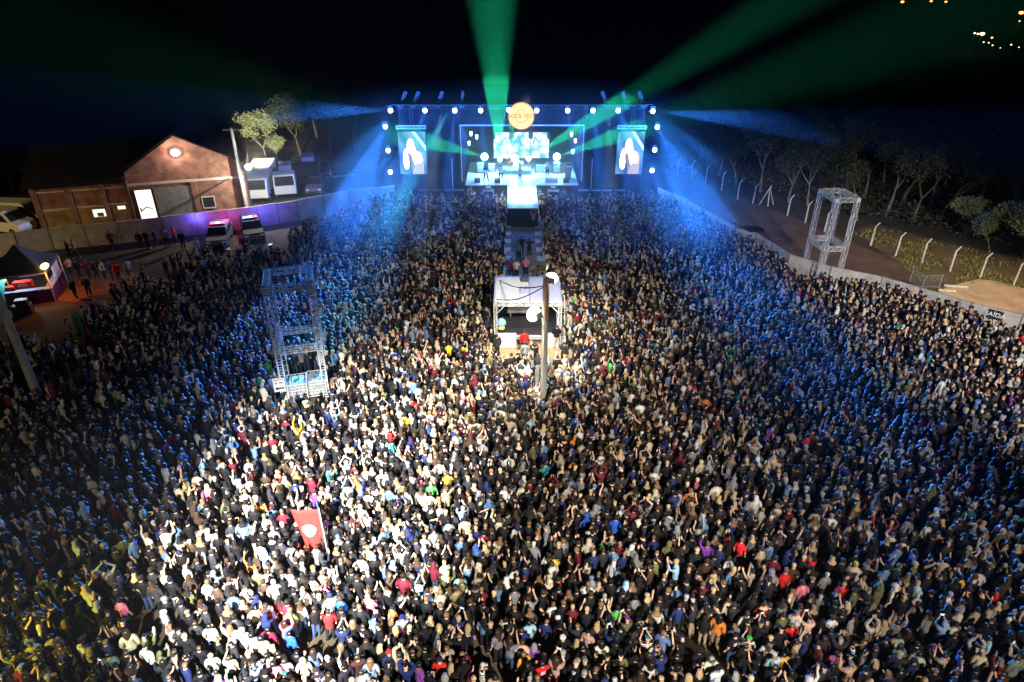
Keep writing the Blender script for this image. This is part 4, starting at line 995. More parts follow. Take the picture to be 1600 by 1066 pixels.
nt.links.new(tc.outputs['Object'], vo.inputs['Vector']); nt.links.new(vo.outputs['Distance'], cr.inputs[0]); nt.links.new(cr.outputs[0], e.inputs[0]); e.inputs[1].default_value = 1.35; nt.links.new(e.outputs[0], oo.inputs[0])
wq = (xr - xl)
b = MB(); b.box(((xl+xr)/2, .1, (zt_+zb_)/2), (wq + .1, .12, zt_ - zb_ + .1)); b.build('cabinet', M_BLACKPAINT, cs)
for k in range(3):
    a = xl + wq * (k / 3) + .03; c_ = xl + wq * ((k + 1) / 3) - .03
    b = MB(); b.slab([(a, 0, zb_), (c_, 0, zb_), (c_, 0, zt_ - .75), (c_ - .22, 0, zt_ - .6), (c_ - .22, 0, zt_), (a + .22, 0, zt_), (a + .22, 0, zt_ - .6), (a, 0, zt_ - .75)], (0, .03, 0)); b.build('panel', M_LW, cs)
M_LG = emat('graphic_blue', (.1, .45, .7), 1.0)
def stroke(pts): b = MB(); [b.slab([(p[0]-.05, -.012, p[1]), (p[0]+.05, -.012, p[1]), (q[0]+.05, -.012, q[1]), (q[0]-.05, -.012, q[1])], (0, .006, 0)) for p, q in zip(pts[:-1], pts[1:])]; return b
cx_ = (xl + xr) / 2; zm = (zt_ + zb_) / 2
for pts__ in ([(cx_-.9, zm-.1), (cx_-.35, zt_-.35), (cx_+.1, zm-.1)], [(cx_+.2, zt_-.3), (cx_+1.1, zm+.1)], [(cx_+1.3, zm+.2), (cx_+1.5, zt_-.4), (cx_+1.9, zm+.3)], [(cx_-2.3, zm), (cx_-1.8, zt_-.5), (cx_-1.5, zm+.1)], [(cx_-1.5, zm+.32), (cx_+1.4, zm+.28)]):
    stroke(pts__).build('graphic_stroke', M_LG, cs)
# round sign
sy_ = SY - .5; rs = thing('round_sign', 'round glowing cream sign lettered ROCK FEST above the stage', 'sign'); zc = ZY(181.5, sy_); rr_ = (XY(835, sy_, zc) - XY(794, sy_, zc)) / 2; rs.location = (XY(814.5, sy_, zc), sy_, zc)
rr_ = abs(rr_)
b = MB(); b.disc((0, 0, 0), rr_, .16, 'Y', 48); b.build('disc', emat('sign_cream', (1, .7, .3), 1.5, True), rs)
M_SO = emat('sign_orange', (.85, .32, .1), .9)
def ring(r0, r1, y, nm, m, a0=0, a1=360, parent=rs):
    b = MB(); n_ = 40
    for k in range(n_):
        t0 = R(a0 + (a1 - a0) * k / n_); t1 = R(a0 + (a1 - a0) * (k+1) / n_)
        b.slab([(r0*math.cos(t0), y, r0*math.sin(t0)), (r1*math.cos(t0), y, r1*math.sin(t0)), (r1*math.cos(t1), y, r1*math.sin(t1)), (r0*math.cos(t1), y, r0*math.sin(t1))], (0, .012, 0))
    return b.build(nm, m, parent)
ring(rr_*.955, rr_*1.0, -.1, 'rim', M_SO); ring(rr_*.46, rr_*.5, -.1, 'ring', emat('sign_tan', (.9, .5, .2), .9), 15, 165); ring(rr_*.46, rr_*.5, -.1, 'ring', M_SO, 195, 345)
ring(rr_*.3, rr_*.33, -.1, 'inner_ring', emat('sign_tan2', (.95, .58, .28), .95), 25, 155)
text_mesh('lettering', 'ROCK FEST', rr_*.4, M_SO, rs, (0, -.1, -.02), (R(90), 0, 0))
b = MB(); [b.tube((s*.5, .1, rr_*.6), (s*.5, .3, 9.4 - zc + .2), .02, None, 4) for s in (-1, 1)]; b.build('hanger', M_DARKSTEEL, rs)

# ------------------------------------------------------------------ stage lamps and their beams
M_LENSB = emat('blue_lamp_lens', (.5, .75, 1), 20); M_LENSG = emat('green_lamp_lens', (.7, 1, .9), 24)
def stage_lamp(px, py, Y, tgt, label, deg, watts, glow, color=BLUE, group='blue beam lamps on the stage truss', lens=M_LENSB, r=.22, blend=.6, hang=True, gcol=None):
    q = PY(px, py, Y); t = thing('beam_lamp', label, 'stage lamp', q, 0, group)
    d = Vector(tgt) - q; qd = d.to_track_quat('-Z', 'Y').to_matrix().to_4x4()
    b = MB(); b.tube((0, 0, .4), (0, 0, .02), .13, .17, 10); o = b.build('housing', M_DARKSTEEL, t); o.rotation_euler = qd.to_euler()
    b = MB(); b.box((0, .0, .42), (.4, .12, .05)); b.box((-.2, 0, .25), (.03, .1, .35)); b.box((.2, 0, .25), (.03, .1, .35)); b.build('yoke', M_DARKSTEEL, t)
    b = MB(); b.sphere((0, 0, 0), r, 12, 8); b.build('lens', lens, t)
    if not hang: b = MB(); b.tube((0, 0, DZ - q.z), (0, 0, -.15), .04, None, 6); b.box((0, 0, DZ - q.z + .03), (.5, .5, .05)); b.build('stand', M_DARKSTEEL, t)
    dn = d.normalized(); s = spot('lamp_beam', q + dn * (r + .05), tgt, watts * KS, color, deg, blend, .06)
    if glow: point('lamp_glow', q + Vector((0, -.8 if hang else -.5, 0)), glow * (14 if abs(px - 815) > 195 else 9), gcol or color, .05)
    return t
TOPX = [610, 664, 710.5, 751, 795, 838.5, 887, 926.6, 966, 1020]
TOPT = [None, (645, 420), (690, 400), (770, 420), None, (905, 400), (925, 430), (960, 440), (1010, 440), None]
for i, px in enumerate(TOPX):
    lb = f'glaring blue-white lamp on the top truss of the stage, {ordw(i)} from left'
    if i == 0: stage_lamp(px, 173, SY - .5, PY(430, 172, SY - 7), lb, 15, 16000 * KB * .6, 130)
    elif i == 9: stage_lamp(px, 174, SY - .5, PY(1280, 196, SY - 7), lb, 14, 14000 * KB * .6, 130)
    elif i == 4: stage_lamp(px, 172, SY - .2, G(800, 420), lb, 14, 3000, 60)
    else: stage_lamp(px, 173, SY - .5, G(*TOPT[i]), lb, 10, 11000, 90)
for i, (px, py, tg, w_, dg) in enumerate(((602, 198, G(440, 560), 230000, 14), (606.5, 235.6, G(540, 400), 26000, 9), (610, 269, G(598, 430), 22000, 9))):
    stage_lamp(px, py, SY - .5, tg, f'glaring blue lamp on the left side truss, {ordw(i)} from the top', dg, w_, 70, group='blue lamps on the side trusses')
for i, (px, py, tg, w_, dg) in enumerate(((1027, 199, G(1225, 560), 250000, 14), (1023, 234.6, G(1120, 410), 28000, 9), (1019, 266.5, G(1055, 370), 18000, 9))):
    stage_lamp(px, py, SY - .5, tg, f'glaring blue lamp on the right side truss, {ordw(i)} from the top', dg, w_, 70, group='blue lamps on the side trusses')
# wide blue and cyan washes of the same side towers over the audience
TL_, TR_ = PY(606, 182, SY - 1), PY(1024, 182, SY - 1)
spot('wash_left', PY(664, 176, SY - 1), G(530, 520), 2600000, (.04, .3, 1), 15, 1.0, .15)
spot('wash_left_far', TL_, G(330, 860), 1100000, (.04, .28, 1), 26, 1.0, .15)
spot('wash_right', PY(966, 176, SY - 1), G(1130, 500), 2400000, (.03, .22, 1), 15, 1.0, .15)
spot('wash_right', TR_, G(1260, 680), 3600000, (.03, .25, 1), 17, 1.0, .15)
spot('wash_right_far', TR_, G(1420, 850), 1200000, (.03, .24, 1), 28, 1.0, .15)
spot('cyan_wash', PY(700, 174, SY - 1), G(468, 606, .6), 3200000, (.06, .6, 1), 7, 1.0, .12)
spot('white_wash', PY(690, 174, SY - 1), G(640, 470), 110000, (.6, .8, 1), 10, 1, .12)
spot('white_wash', PY(950, 174, SY - 1), G(960, 425), 70000, (.6, .8, 1), 10, 1, .12)
# green beams from the stage floor
GL = [(757, 245, PY(560, 193, 50), 7, 12000, 3), (781, 249, Vector((-1.55, 60, 18.8)), 13, 42000, 1.5), (804, 247, Vector((-.9, 60, 18.8)), 6, 5000, 3), (826, 248, PY(1000, 141, 58), 6.5, 17000, 2), (870, 245, PY(1060, 178, 50), 6, 14000, 3)]
for i, (px, py, tg, dg, w_, gl) in enumerate(GL):
    stage_lamp(px, py, 73.2, tg, f'glaring green beam lamp standing on the stage, {ordw(i)} from left', dg, w_ * (11, 34, 26, 30, 24)[i], 75, GREEN, 'green beam lamps on the stage floor', M_LENSG, .38 if i in (0, 2, 4) else .26, 1.0, hang=False, gcol=(.3, .9, 1))
spot('thin_beam', PY(845, 246, 73.2), PY(965, 180, 62), 60000, (.1, 1, .6), 4.5, .5)
# light on the band and runway
spot('stage_wash', (XC, 67, 9.0), (XC, 72, DZ), 5000, (.4, .5, 1), 100, .7, .3)
spot('runway_key', (XC + .3, 60, 12.5), (XC, 65, DZ), 20000, (.75, .9, 1), 27, .35, .3)
spot('pit_light', (XC - 6, 67.2, 8.8), (XC - 3.4, 66.4, 0), 1500, (1, .8, .65), 55, .8, .3)
spot('pit_light', (XC + 6, 67.2, 8.8), (XC + 3.4, 66.4, 0), 1500, (1, .8, .65), 55, .8, .3)
spot('curtain_wash', (XC - 9, 60, 3), (XC - 9, 69.8, 6), 500, (.02, .12, 1), 90, .9, .2)
spot('curtain_wash', (XC + 9, 60, 3), (XC + 9, 69.8, 6), 500, (.02, .12, 1), 90, .9, .2)

# ------------------------------------------------------------------ band gear
def boxes(name, label, cat, loc, items, m, group=None, rz=0, bevel=.02):
    b = MB(); [b.box(*i) for i in items]; o = b.build(name, m, None, bevel=bevel); o.location = loc; o.rotation_euler = (0, 0, rz); tag(o, label, cat, group); return o
def drum_kit(loc):
    t = thing('drum_kit', 'drum kit on the riser behind the singer', 'drum kit', loc)
    b = MB(); b.tube((0, -.3, .3), (0, .15, .3), .3, None, 16); b.build('bass_drum', M_WHITE, t)
    for x, y, z, r in ((-.35, -.05, .7, .17), (.3, -.05, .7, .18), (.6, .25, .5, .22), (-.55, .3, .6, .18)): b = MB(); b.tube((x, y, z - .12), (x, y, z + .12), r, None, 14); b.build('tom_drum', M_RED if x < 0 else M_WHITE, t)
    for x, y, z in ((-.75, -.05, 1.15), (.75, 0, 1.2), (-.95, .35, .95)):
        b = MB(); b.disc((x, y, z), .24, .015, 'Z', 16); b.tube((x, y, 0), (x, y, z), .015, None, 4); b.build('cymbal', mat('brass', (.7, .5, .2), .3, .9) if 'brass' not in bpy.data.materials else bpy.data.materials['brass'], t)
rz_ = G(808, 268, DZ)
boxes('drum_riser', 'low black drum riser with pale edge', 'riser', (XC - .6, 73.6, DZ), [((0, 0, .25), (3.2, 2, .5))], M_GREY)
drum_kit((XC - .6, 73.5, DZ + .5))
for i, (x, y, w_, h_) in enumerate(((-4.4, 73.4, .8, 1.2), (-3.2, 73.8, .8, 1.0), (2.2, 73.6, 1.4, .9), (3.8, 73.2, .8, 1.3), (4.9, 71.2, .6, 1.5))):
    t = thing('amplifier', f'black guitar amplifier stack on the stage, {ordw(i)} from left', 'amplifier', (XC + x, y, DZ), 0, 'amplifiers on the stage')
    b = MB(); b.box((0, 0, h_/2), (w_, .45, h_)); b.build('cabinet', M_BLACKPAINT, t, bevel=.02); b = MB(); b.box((0, -.24, h_*.42), (w_*.85, .02, h_*.65)); b.build('grille_cloth', M_GREY, t); b = MB(); b.box((0, -.24, h_*.88), (w_*.85, .02, h_*.12)); b.build('control_strip', M_WHITE, t)
for i, (x, y) in enumerate(((-4.6, 69.6), (-2.5, 69.5), (3.1, 69.6), (4.6, 69.5))):
    b = MB(); wd_ = 1.3 if i == 2 else .6; b.slab([(-wd_/2, 0, 0), (-wd_/2, .5, 0), (-wd_/2, .5, .4), (-wd_/2, .12, .3)], (wd_, 0, 0)); o = b.build('floor_monitor', M_GREY if i == 2 else M_BLACKPAINT); o.location = (XC + x, y, DZ); tag(o, f'wedge floor monitor at the stage front edge, {ordw(i)} from left', 'monitor', 'floor monitors')
for i, (px, lb) in enumerate(((763, 'left'), (864, 'right'))):
    x = XY(px, 67.9, .9); t = thing('speaker_rack', f'steel-framed speaker rack before the stage, {lb} of the runway', 'speaker', (x, 67.9, 0), 0, 'speaker racks before the stage')
    b = MB(); b.box((0, 0, .45), (.95, .5, .7)); b.box((0, 0, 1.2), (.95, .5, .6)); b.build('cabinet', M_BLACKPAINT, t, bevel=.02); b = MB()
    for sx_ in (-.52, .52):
        for y in (-.28, .28): b.tube((sx_, y, 0), (sx_, y, 1.6), .03, None, 4)
    for z in (.06, .82, 1.58):
        for y in (-.28, .28): b.tube((-.52, y, z), (.52, y, z), .03, None, 4)
    b.build('frame', M_STEEL, t); b = MB(); b.box((0, 0, 1.78), (.5, .4, .32)); b.build('top_horn', M_GREY, t, bevel=.04)
for i, px in enumerate((662, 682, 702, 718, 911, 929.5, 947, 967)):
    x = XY(px, 68.3, .9); t = thing('subwoofer', f'large black bass speaker at the stage foot, {ordw(i)} from left', 'speaker', (x, 68.3, 0), 0, 'bass speakers along the stage foot')
    b = MB(); b.box((0, 0, .78), (1.08, .8, 1.5)); b.build('cabinet', M_BLACKPAINT, t, bevel=.02); b = MB(); b.box((0, -.38, 1.55), (1.02, .1, .05)); b.build('top_trim', M_STEEL if i > 3 else M_GREY, t); b = MB(); b.box((0, -.41, .75), (.95, .02, 1.3)); b.build('grille_cloth', M_BLACK, t)
# side ladders / lamp clusters hanging within the portal
for i, (px, py) in enumerate(((736, 211), (745, 216), (733, 226), (893, 212), (899, 222), (895, 239))):
    q = PY(px, py, 71); b = MB(q); b.sphere(q, .12, 8, 6); b.box((q.x, q.y, q.z + .22), (.25, .2, .2)); o = b.build('small_lamp', [emat('small_lamp_glow', (.75, .95, 1), 5) if 'small_lamp_glow' not in bpy.data.materials else bpy.data.materials['small_lamp_glow']])
    tag(o, f'small white spotlight hanging inside the stage opening, {ordw(i % 3)} on the {"left" if i < 3 else "right"} side', 'stage lamp', 'small spotlights in the stage opening')
    b = MB(q); b.tube((q.x, q.y, q.z + .3), (q.x, q.y, 9.3), .02, None, 4); c_ = b.build('hanging_rod', M_DARKSTEEL, None); c_.location = (0, 0, 0); c_.parent = o

# ------------------------------------------------------------------ musicians
def guitar(loc, rz, c, label):
    t = thing('electric_guitar', label, 'guitar', loc, rz); b = MB(); b.slab([(-.2, 0, -.16), (.05, 0, -.2), (.2, 0, -.12), (.14, 0, 0), (.22, 0, .12), (.02, 0, .15), (-.2, 0, .16), (-.25, 0, 0)], (0, .05, 0)); b.build('guitar_body', c, t)
    b = MB(); b.box((.55, .02, .03), (.75, .03, .05)); b.box((.98, .02, .04), (.16, .03, .09)); b.build('neck', M_BARK, t)
    for ch in t.children: ch.rotation_euler = (0, R(-14), 0)
    return t
PI_ = math.pi
def face_cam(p): return math.atan2(p.x, -p.y) + 0 if False else PI_
q = G(759.4, 283.5, DZ); person('guitarist in black at the left of the stage playing a pale guitar', q, PI_, 'shirt', (.03, .03, .04), (.02, .02, .02), 'hair_long', (.03, .02, .01), SKINS[0], ('neck', 'strum'), 'wide'); guitar(q + Vector((.02, -.27, 1.08)), PI_ * 0, M_WHITE, 'pale electric guitar held by the left guitarist in black')
q = G(782.5, 282.5, DZ); person('guitarist in a white shirt with light hair on the stage', q, PI_ + .3, 'shirt', (.75, .75, .75), (.02, .02, .03), 'hair_long', (.5, .45, .4), SKINS[2], ('neck', 'strum'), 'wide'); guitar(q + Vector((.06, -.27, 1.08)), 0, M_WHITE, 'white electric guitar held by the guitarist in white')
q = G(812.4, 285.5, DZ); person('singer in a light top with both hands on the microphone, centre stage', q, PI_, 'shirt', (.45, .45, .45), (.02, .02, .03), 'hair_short', (.25, .18, .1), SKINS[2], ('mic', 'mic'))
b = MB(q); b.tube(q + Vector((0, -.27, 1.5)), q + Vector((0, -.24, 1.62)), .02, .03, 8); o = b.build('microphone', M_DARKSTEEL); tag(o, 'black microphone held at the mouth by the singer', 'microphone')
q = G(855, 277, DZ); person('bass player in a pale top at the right of the stage', q, PI_ - .3, 'shirt', (.5, .52, .5), (.04, .04, .05), 'hair_short', (.03, .02, .01), SKINS[0], ('neck', 'strum'), 'walk'); guitar(q + Vector((-.05, -.27, 1.08)), 0, M_GREY, 'grey bass guitar held by the bass player')
person('drummer in white seated behind the drum kit', (XC - .55, 74.0, DZ + .1), PI_, 'shirt', (.6, .6, .6), (.03, .03, .03), 'hair_long', (.1, .06, .03), SKINS[1], ('front', 'front'), 'sit')
# pit crew and photographers
PIT = [(733, 318, .2, 'grey', 'down', 'up', 'photographer in pale grey at the far left of the pit, one arm up'), (741, 324, .5, 'white', 'phone', 'phone', 'photographer in white holding both hands up before the stage'), (753, 326, 1.8, 'black', 'down', 'front', 'dark dressed person beside the left speaker rack'),
       (763, 329, 2.7, 'grey', 'fold', 'fold', 'person in grey with folded arms before the left speaker rack'), (772, 327, 2.9, 'white', 'front', 'front', 'crew member in a white shirt left of the runway'), (785, 327, -.4, 'teal', 'phone', 'down', 'photographer in teal right beside the runway edge'),
       (842.5, 320, .5, 'light blue', 'phone', 'phone', 'photographer leaning on the right side of the runway'), (872, 321, 2.6, 'maroon', 'down', 'down', 'person in maroon beside the right speaker rack'), (880, 321, .1, 'grey', 'hip', 'down', 'person in a grey jacket right of the right speaker rack')]
for px, py, rz, c, l, r, lb in PIT:
    q = G(px, py); person(lb, q, rz, 'jacket' if c == 'black' else 'shirt', NAME2C[c], (.03, .03, .05), 'cap' if 'photographer' in lb else 'hair_short', (.02, .02, .02), SKINS[0], (l, r), group='people in the pit before the stage')
COR = [(833, 358, 0, 'pink', 'clap', 'clap', 'person in pink with arms overhead beside the runway front'), (815, 399, 0, 'black', 'down', 'down', 'shorter guard in black in the corridor, seen from behind'), (827, 402, .1, 'charcoal', 'down', 'hip', 'guard in charcoal in the corridor, right of the other guards'),
       (810, 408, -.1, 'teal', 'down', 'down', 'person in teal in the corridor beam of light'), (821.5, 433, PI_, 'pink', 'front', 'front', 'person in a pink shirt facing the tent, end of the corridor'), (799, 436, .3, 'maroon', 'front', 'front', 'person in maroon behind the tent roof'), (807, 437, -.3, 'cream', 'down', 'front', 'person in cream behind the tent roof')]
for px, py, rz, c, l, r, lb in COR: person(lb, G(px, py), rz, 'shirt', NAME2C[c], (.02, .02, .03), 'hair_short', (.02, .015, .01), SKINS[1], (l, r), group='people in the corridor')
TENTP = [(869, 545, 0, 'black', 'front', 'front', 'person in a black sweater and pale trousers at the tent corner', (.6, .55, .45)), (819, 553, .1, 'red', 'down', 'down', 'person in red on the bare ground before the tent', (.03, .03, .05)), (820, 572, -.1, 'grey', 'down', 'down', 'person in a grey top and jeans behind the one in red', (.06, .12, .25)),
         (837, 575, 1.0, 'black', 'phone', 'phone', 'person in black beside the central pole, hands before the face', (.02, .02, .02)), (777, 560, .6, 'charcoal', 'down', 'down', 'heavy person in a dark coat left of the bare ground', (.02, .02, .02)), (880, 572, -.5, 'charcoal', 'front', 'down', 'person in a dark green jacket right of the bare ground', (.02, .02, .02))]
for px, py, rz, c, l, r, lb, tr in TENTP: person(lb, G(px, py), rz, 'jacket', NAME2C[c], tr, 'hair_short', (.02, .015, .01), SKINS[0], (l, r), group='people around the mixing tent')
LEFTP = [(178, 390, .5, 'dark brown', 'down', 'front', 'walk', 'lone walker in a brown jacket by the wall'), (111, 406, 2.0, 'black', 'down', 'down', 'walk', 'walker in black beside the one in pink, near the stall'), (121, 404, 2.2, 'pink', 'down', 'front', 'walk', 'walker with a pink scarf near the stall'),
         (113, 433, 1.4, 'cream', 'front', 'down', 'stand', 'customer in cream nearest the stall counter'), (127, 437, 1.4, 'black', 'down', 'down', 'stand', 'queuing person in black, second from the stall'), (142, 437, 1.5, 'maroon', 'front', 'front', 'stand', 'queuing person in maroon, third from the stall'), (153, 438, 1.2, 'charcoal', 'down', 'down', 'stand', 'queuing person in charcoal, fourth from the stall'),
         (166, 439, 1.8, 'cream', 'fold', 'fold', 'stand', 'queuing person in cream with folded arms, fifth from the stall'), (177, 439, -.8, 'navy', 'down', 'front', 'stand', 'queuing person in navy, sixth from the stall'), (188, 441, 1.0, 'red', 'down', 'down', 'stand', 'queuing person in red, last in the queue'),
         (121, 469, 1.3, 'black', 'down', 'front', 'walk', 'thin person in black walking before the stall'), (141, 464, .3, 'charcoal', 'down', 'down', 'stand', 'person in charcoal standing on the red earth'), (222, 391, .2, 'black', 'down', 'down', 'stand', 'person in black near the wall, first left of the police cars'), (233, 389, -.4, 'charcoal', 'down', 'front', 'stand', 'person in charcoal near the wall, second from the left'),
         (246, 386, 2.2, 'navy', 'fold', 'fold', 'stand', 'person in navy near the wall with folded arms'), (262, 386, .7, 'grey', 'down', 'down', 'stand', 'person in grey near the wall'), (276, 383, -1.0, 'red', 'front', 'down', 'stand', 'person in red near the wall'), (288, 390, .1, 'black', 'down', 'down', 'stand', 'person in black close to the left police car'),
         (312, 402, 2.6, 'light blue', 'down', 'front', 'stand', 'person in light blue in front of the left police car'), (385, 398, 2.8, 'maroon', 'down', 'down', 'stand', 'person in maroon in front of the right police car'), (205, 437, 1.0, 'white', 'down', 'front', 'walk', 'walker in white beyond the end of the queue'),
         (475, 262, .4, 'black', 'down', 'down', 'stand', 'person in black in the dark yard under the trees'), (506, 272, .2, 'black', 'down', 'down', 'stand', 'person in black behind the small parked car, left one'), (512, 273, -.3, 'charcoal', 'down', 'down', 'stand', 'person in charcoal behind the small parked car, right one'), (519, 288, 2, 'pink', 'front', 'front', 'stand', 'person in pink crouching near the small parked car')]
for px, py, rz, c, l, r, lg, lb in LEFTP: person(lb, G(px, py), rz, 'jacket', NAME2C[c], (.03, .04, .07), 'hair_short', (.02, .015, .01), SKINS[1], (l, r), lg, group='people on the open ground')
# ------------------------------------------------------------------ truss towers
def tower(name, label, p, rz, w, d, h, mid, over=.0):
    t = thing(name, label, 'truss tower', p, rz)
    for x in (-w/2, w/2):
        for y in (-d/2, d/2):
            b = MB(); b.truss((x, y, 0), (x, y, h), .27, .03 if over else .022, .34 if over else .42, diag=not over); b.build('truss_leg', M_STEEL, t)
            b = MB(); b.box((x, y, .03), (.55, .55, .05)); b.build('base_plate', M_STEEL, t)
    for z, ov in ((h, over), (mid, 0)):
        for y in (-d/2, d/2): b = MB(); b.truss((-w/2 - ov + .15, y, z), (w/2 + ov - .15, y, z), .3, .024, .3); b.build('truss_beam', M_STEEL, t)
        for x in (-w/2, w/2): b = MB(); b.truss((x, -d/2 + .15, z), (x, d/2 - .15, z), .3, .024, .3); b.build('truss_beam', M_STEEL, t)
    for x in (-w/2, w/2):
        for y in (-d/2, d/2): b = MB(); [b.box((x, y, z), (.31, .31, .31)) for z in (h,)]; b.build('corner_block', M_STEEL, t, bevel=.03)
    return t
c0 = (G(447, 625) + G(512, 617)) / 2; rzL = .03 + math.atan2(G(512, 617).y - G(447, 625).y, G(512, 617).x - G(447, 625).x)
cL = c0 + Vector((-math.sin(rzL), math.cos(rzL), 0)) * 1.15
tower('truss_tower', 'tall truss tower over two white water tanks on the left side of the audience', cL, rzL, 2.25, 2.3, 6.95, 3.2, .35)
b = MB(); 
cR = Vector((23.7, 48.3, 0))
tower('truss_tower', 'tall truss tower over a concrete block beside the right concrete wall', cR, .09, 1.6, 2.2, 7.1, 3.4)
b.bm.free()
o = boxes('concrete_block', 'pale concrete ballast block at the foot of the right truss tower', 'concrete block', cR + Vector((-.1, .0, 0)), [((0, 0, .55), (1.0, 1.5, 1.1))], M_CONC, bevel=.06, rz=.09)
# water tanks
M_TANK = mat('tank_plastic', (.8, .83, .83), .45, var=.1, scale=3)
_nt = M_TANK.node_tree; _tr = _nt.nodes.new('ShaderNodeBsdfTranslucent'); _tr.inputs[0].default_value = (.75, .85, .88, 1); _mx = _nt.nodes.new('ShaderNodeMixShader'); _mx.inputs[0].default_value = .75
_nt.links.new(_nt.nodes['Principled BSDF'].outputs[0], _mx.inputs[1]); _nt.links.new(_tr.outputs[0], _mx.inputs[2]); _nt.links.new(_mx.outputs[0], _nt.nodes['Material Output'].inputs[0])
def tank(p, rz, label, lab=False):
    t = thing('water_tank', label, 'water tank', p, rz, 'water tanks under the left tower')
    b = MB(); b.box((0, 0, .62), (.94, 1.1, .98)); b.build('container', M_TANK, t, bevel=.07)
    b = MB()
    for k in range(6): x = -.5 + k * .2; b.tube((x, -.59, .14), (x, -.59, 1.14), .014, None, 4); b.tube((x, .59, .14), (x, .59, 1.14), .014, None, 4)
    for k in range(6): z = .16 + k * .195; b.tube((-.52, -.6, z), (.52, -.6, z), .016, None, 4); b.tube((-.52, .6, z), (.52, .6, z), .016, None, 4); b.tube((-.52, -.6, z), (-.52, .6, z), .016, None, 4); b.tube((.52, -.6, z), (.52, .6, z), .016, None, 4)
    for k in range(7): y = -.6 + k * .2; b.tube((-.52, y, .14), (-.52, y, 1.14), .014, None, 4); b.tube((.52, y, .14), (.52, y, 1.14), .014, None, 4)
    for x in (-.2, .2): b.tube((x, -.6, 1.15), (x, .6, 1.15), .016, None, 4)
    b.build('cage', M_STEEL, t)
    b = MB(); b.box((0, 0, .06), (1.05, 1.2, .1)); b.build('pallet', M_DARKSTEEL, t)
    b = MB(); b.tube((0, .05, 1.1), (0, .05, 1.17), .12, .12, 12); b.build('lid', M_BLACKPAINT, t)
    if lab: b = MB(); b.box((.1, -.615, .72), (.42, .015, .26)); b.build('label_plate', M_GREY, t)
base = c0 + Vector((-math.sin(rzL), math.cos(rzL), 0)) * .25; ux = Vector((math.cos(rzL), math.sin(rzL), 0))
tank(base - ux * .42 - Vector((0, 0, 0)), rzL + .02, 'caged white water tank nearer the arrow sign')
tank(base + ux * .64 + Vector((-.02, .12, 0)), rzL - .02, 'caged white water tank with a grey label plate', True)
sp_ = c0 - ux * 1.15 + Vector((.0, -.3, 0)); sg = thing('arrow_sign', 'white sign board with a black arrow pointing left by the water tanks', 'sign', sp_, rzL)
b = MB(); b.box((-.1, 0, 1.25), (.62, .03, .85)); b.build('board', M_WHITE, sg); b = MB(); b.slab([(-.36, -.022, 1.03), (-.2, -.022, 1.16), (-.2, -.022, 1.08), (.16, -.022, 1.08), (.16, -.022, .98), (-.2, -.022, .98), (-.2, -.022, .9)], (0, .005, 0)); b.build('arrow', M_BLACKPAINT, sg)
b = MB(); b.box((-.1, -.02, 1.58), (.48, .01, .05)); b.box((.02, -.02, 1.38), (.22, .01, .1)); b.build('printed_bar', M_GREY, sg); b = MB(); b.disc((-.26, -.02, 1.38), .07, .01, 'Y', 14); b.build('round_logo', M_ORANGE, sg)
b = MB(); b.tube((-.1, .03, 0), (-.1, .03, .85), .03, None, 5); b.build('post', M_STEEL, sg)
# ------------------------------------------------------------------ crowd barriers
def barrier_mesh():
    b = MB()
    for x in (-.95, .95): b.tube((x, 0, .05), (x, 0, 1.08), .022, None, 5)
    for z in (.2, 1.08): b.tube((-.95, 0, z), (.95, 0, z), .022, None, 5)
    for k in range(11): x = -.8 + k * .16; b.tube((x, 0, .2), (x, 0, 1.08), .009, None, 3)
    f = MB()
    f.box((-.75, .28, .04), (.3, .5, .05)); f.box((.75, .28, .04), (.3, .5, .05)); f.box((0, .05, .03), (1.3, .04, .04))
    return b, f
bm_, fm_ = barrier_mesh(); br0 = None
def barrier(p, rz, label, group):
    global br0
    if br0 is None:
        t = thing('crowd_barrier', label, 'barrier', p, rz, group); bm_.build('rails', M_STEEL, t); fm_.build('foot_plate', M_WHITE, t); br0 = t
    else:
        t = br0.copy(); COL.objects.link(t); t.location = p; t.rotation_euler = (0, 0, rz); tag(t, label, 'barrier', group)
        for ch in list(br0.children): c_ = ch.copy(); COL.objects.link(c_); c_.parent = t
    return t
for s, nm in ((-1, 'left'), (1, 'right')):
    for i in range(9): barrier((XC + s * 1.62, 44.6 + i * 2.0, 0), R(90) * s, f'steel crowd barrier in the {nm} row of the corridor, {ordw(i)} from the tent', 'barriers along the corridor')
pb0 = G(350, 392); pb1 = G(428, 384); db = (pb1 - pb0)
for i in range(2): q = pb0.lerp(pb1, .25 + .5 * i); barrier(q, math.atan2(db.y, db.x), ['steel barrier before the police cars, left one', 'steel barrier before the police cars, right one'][i], 'barriers by the police cars')

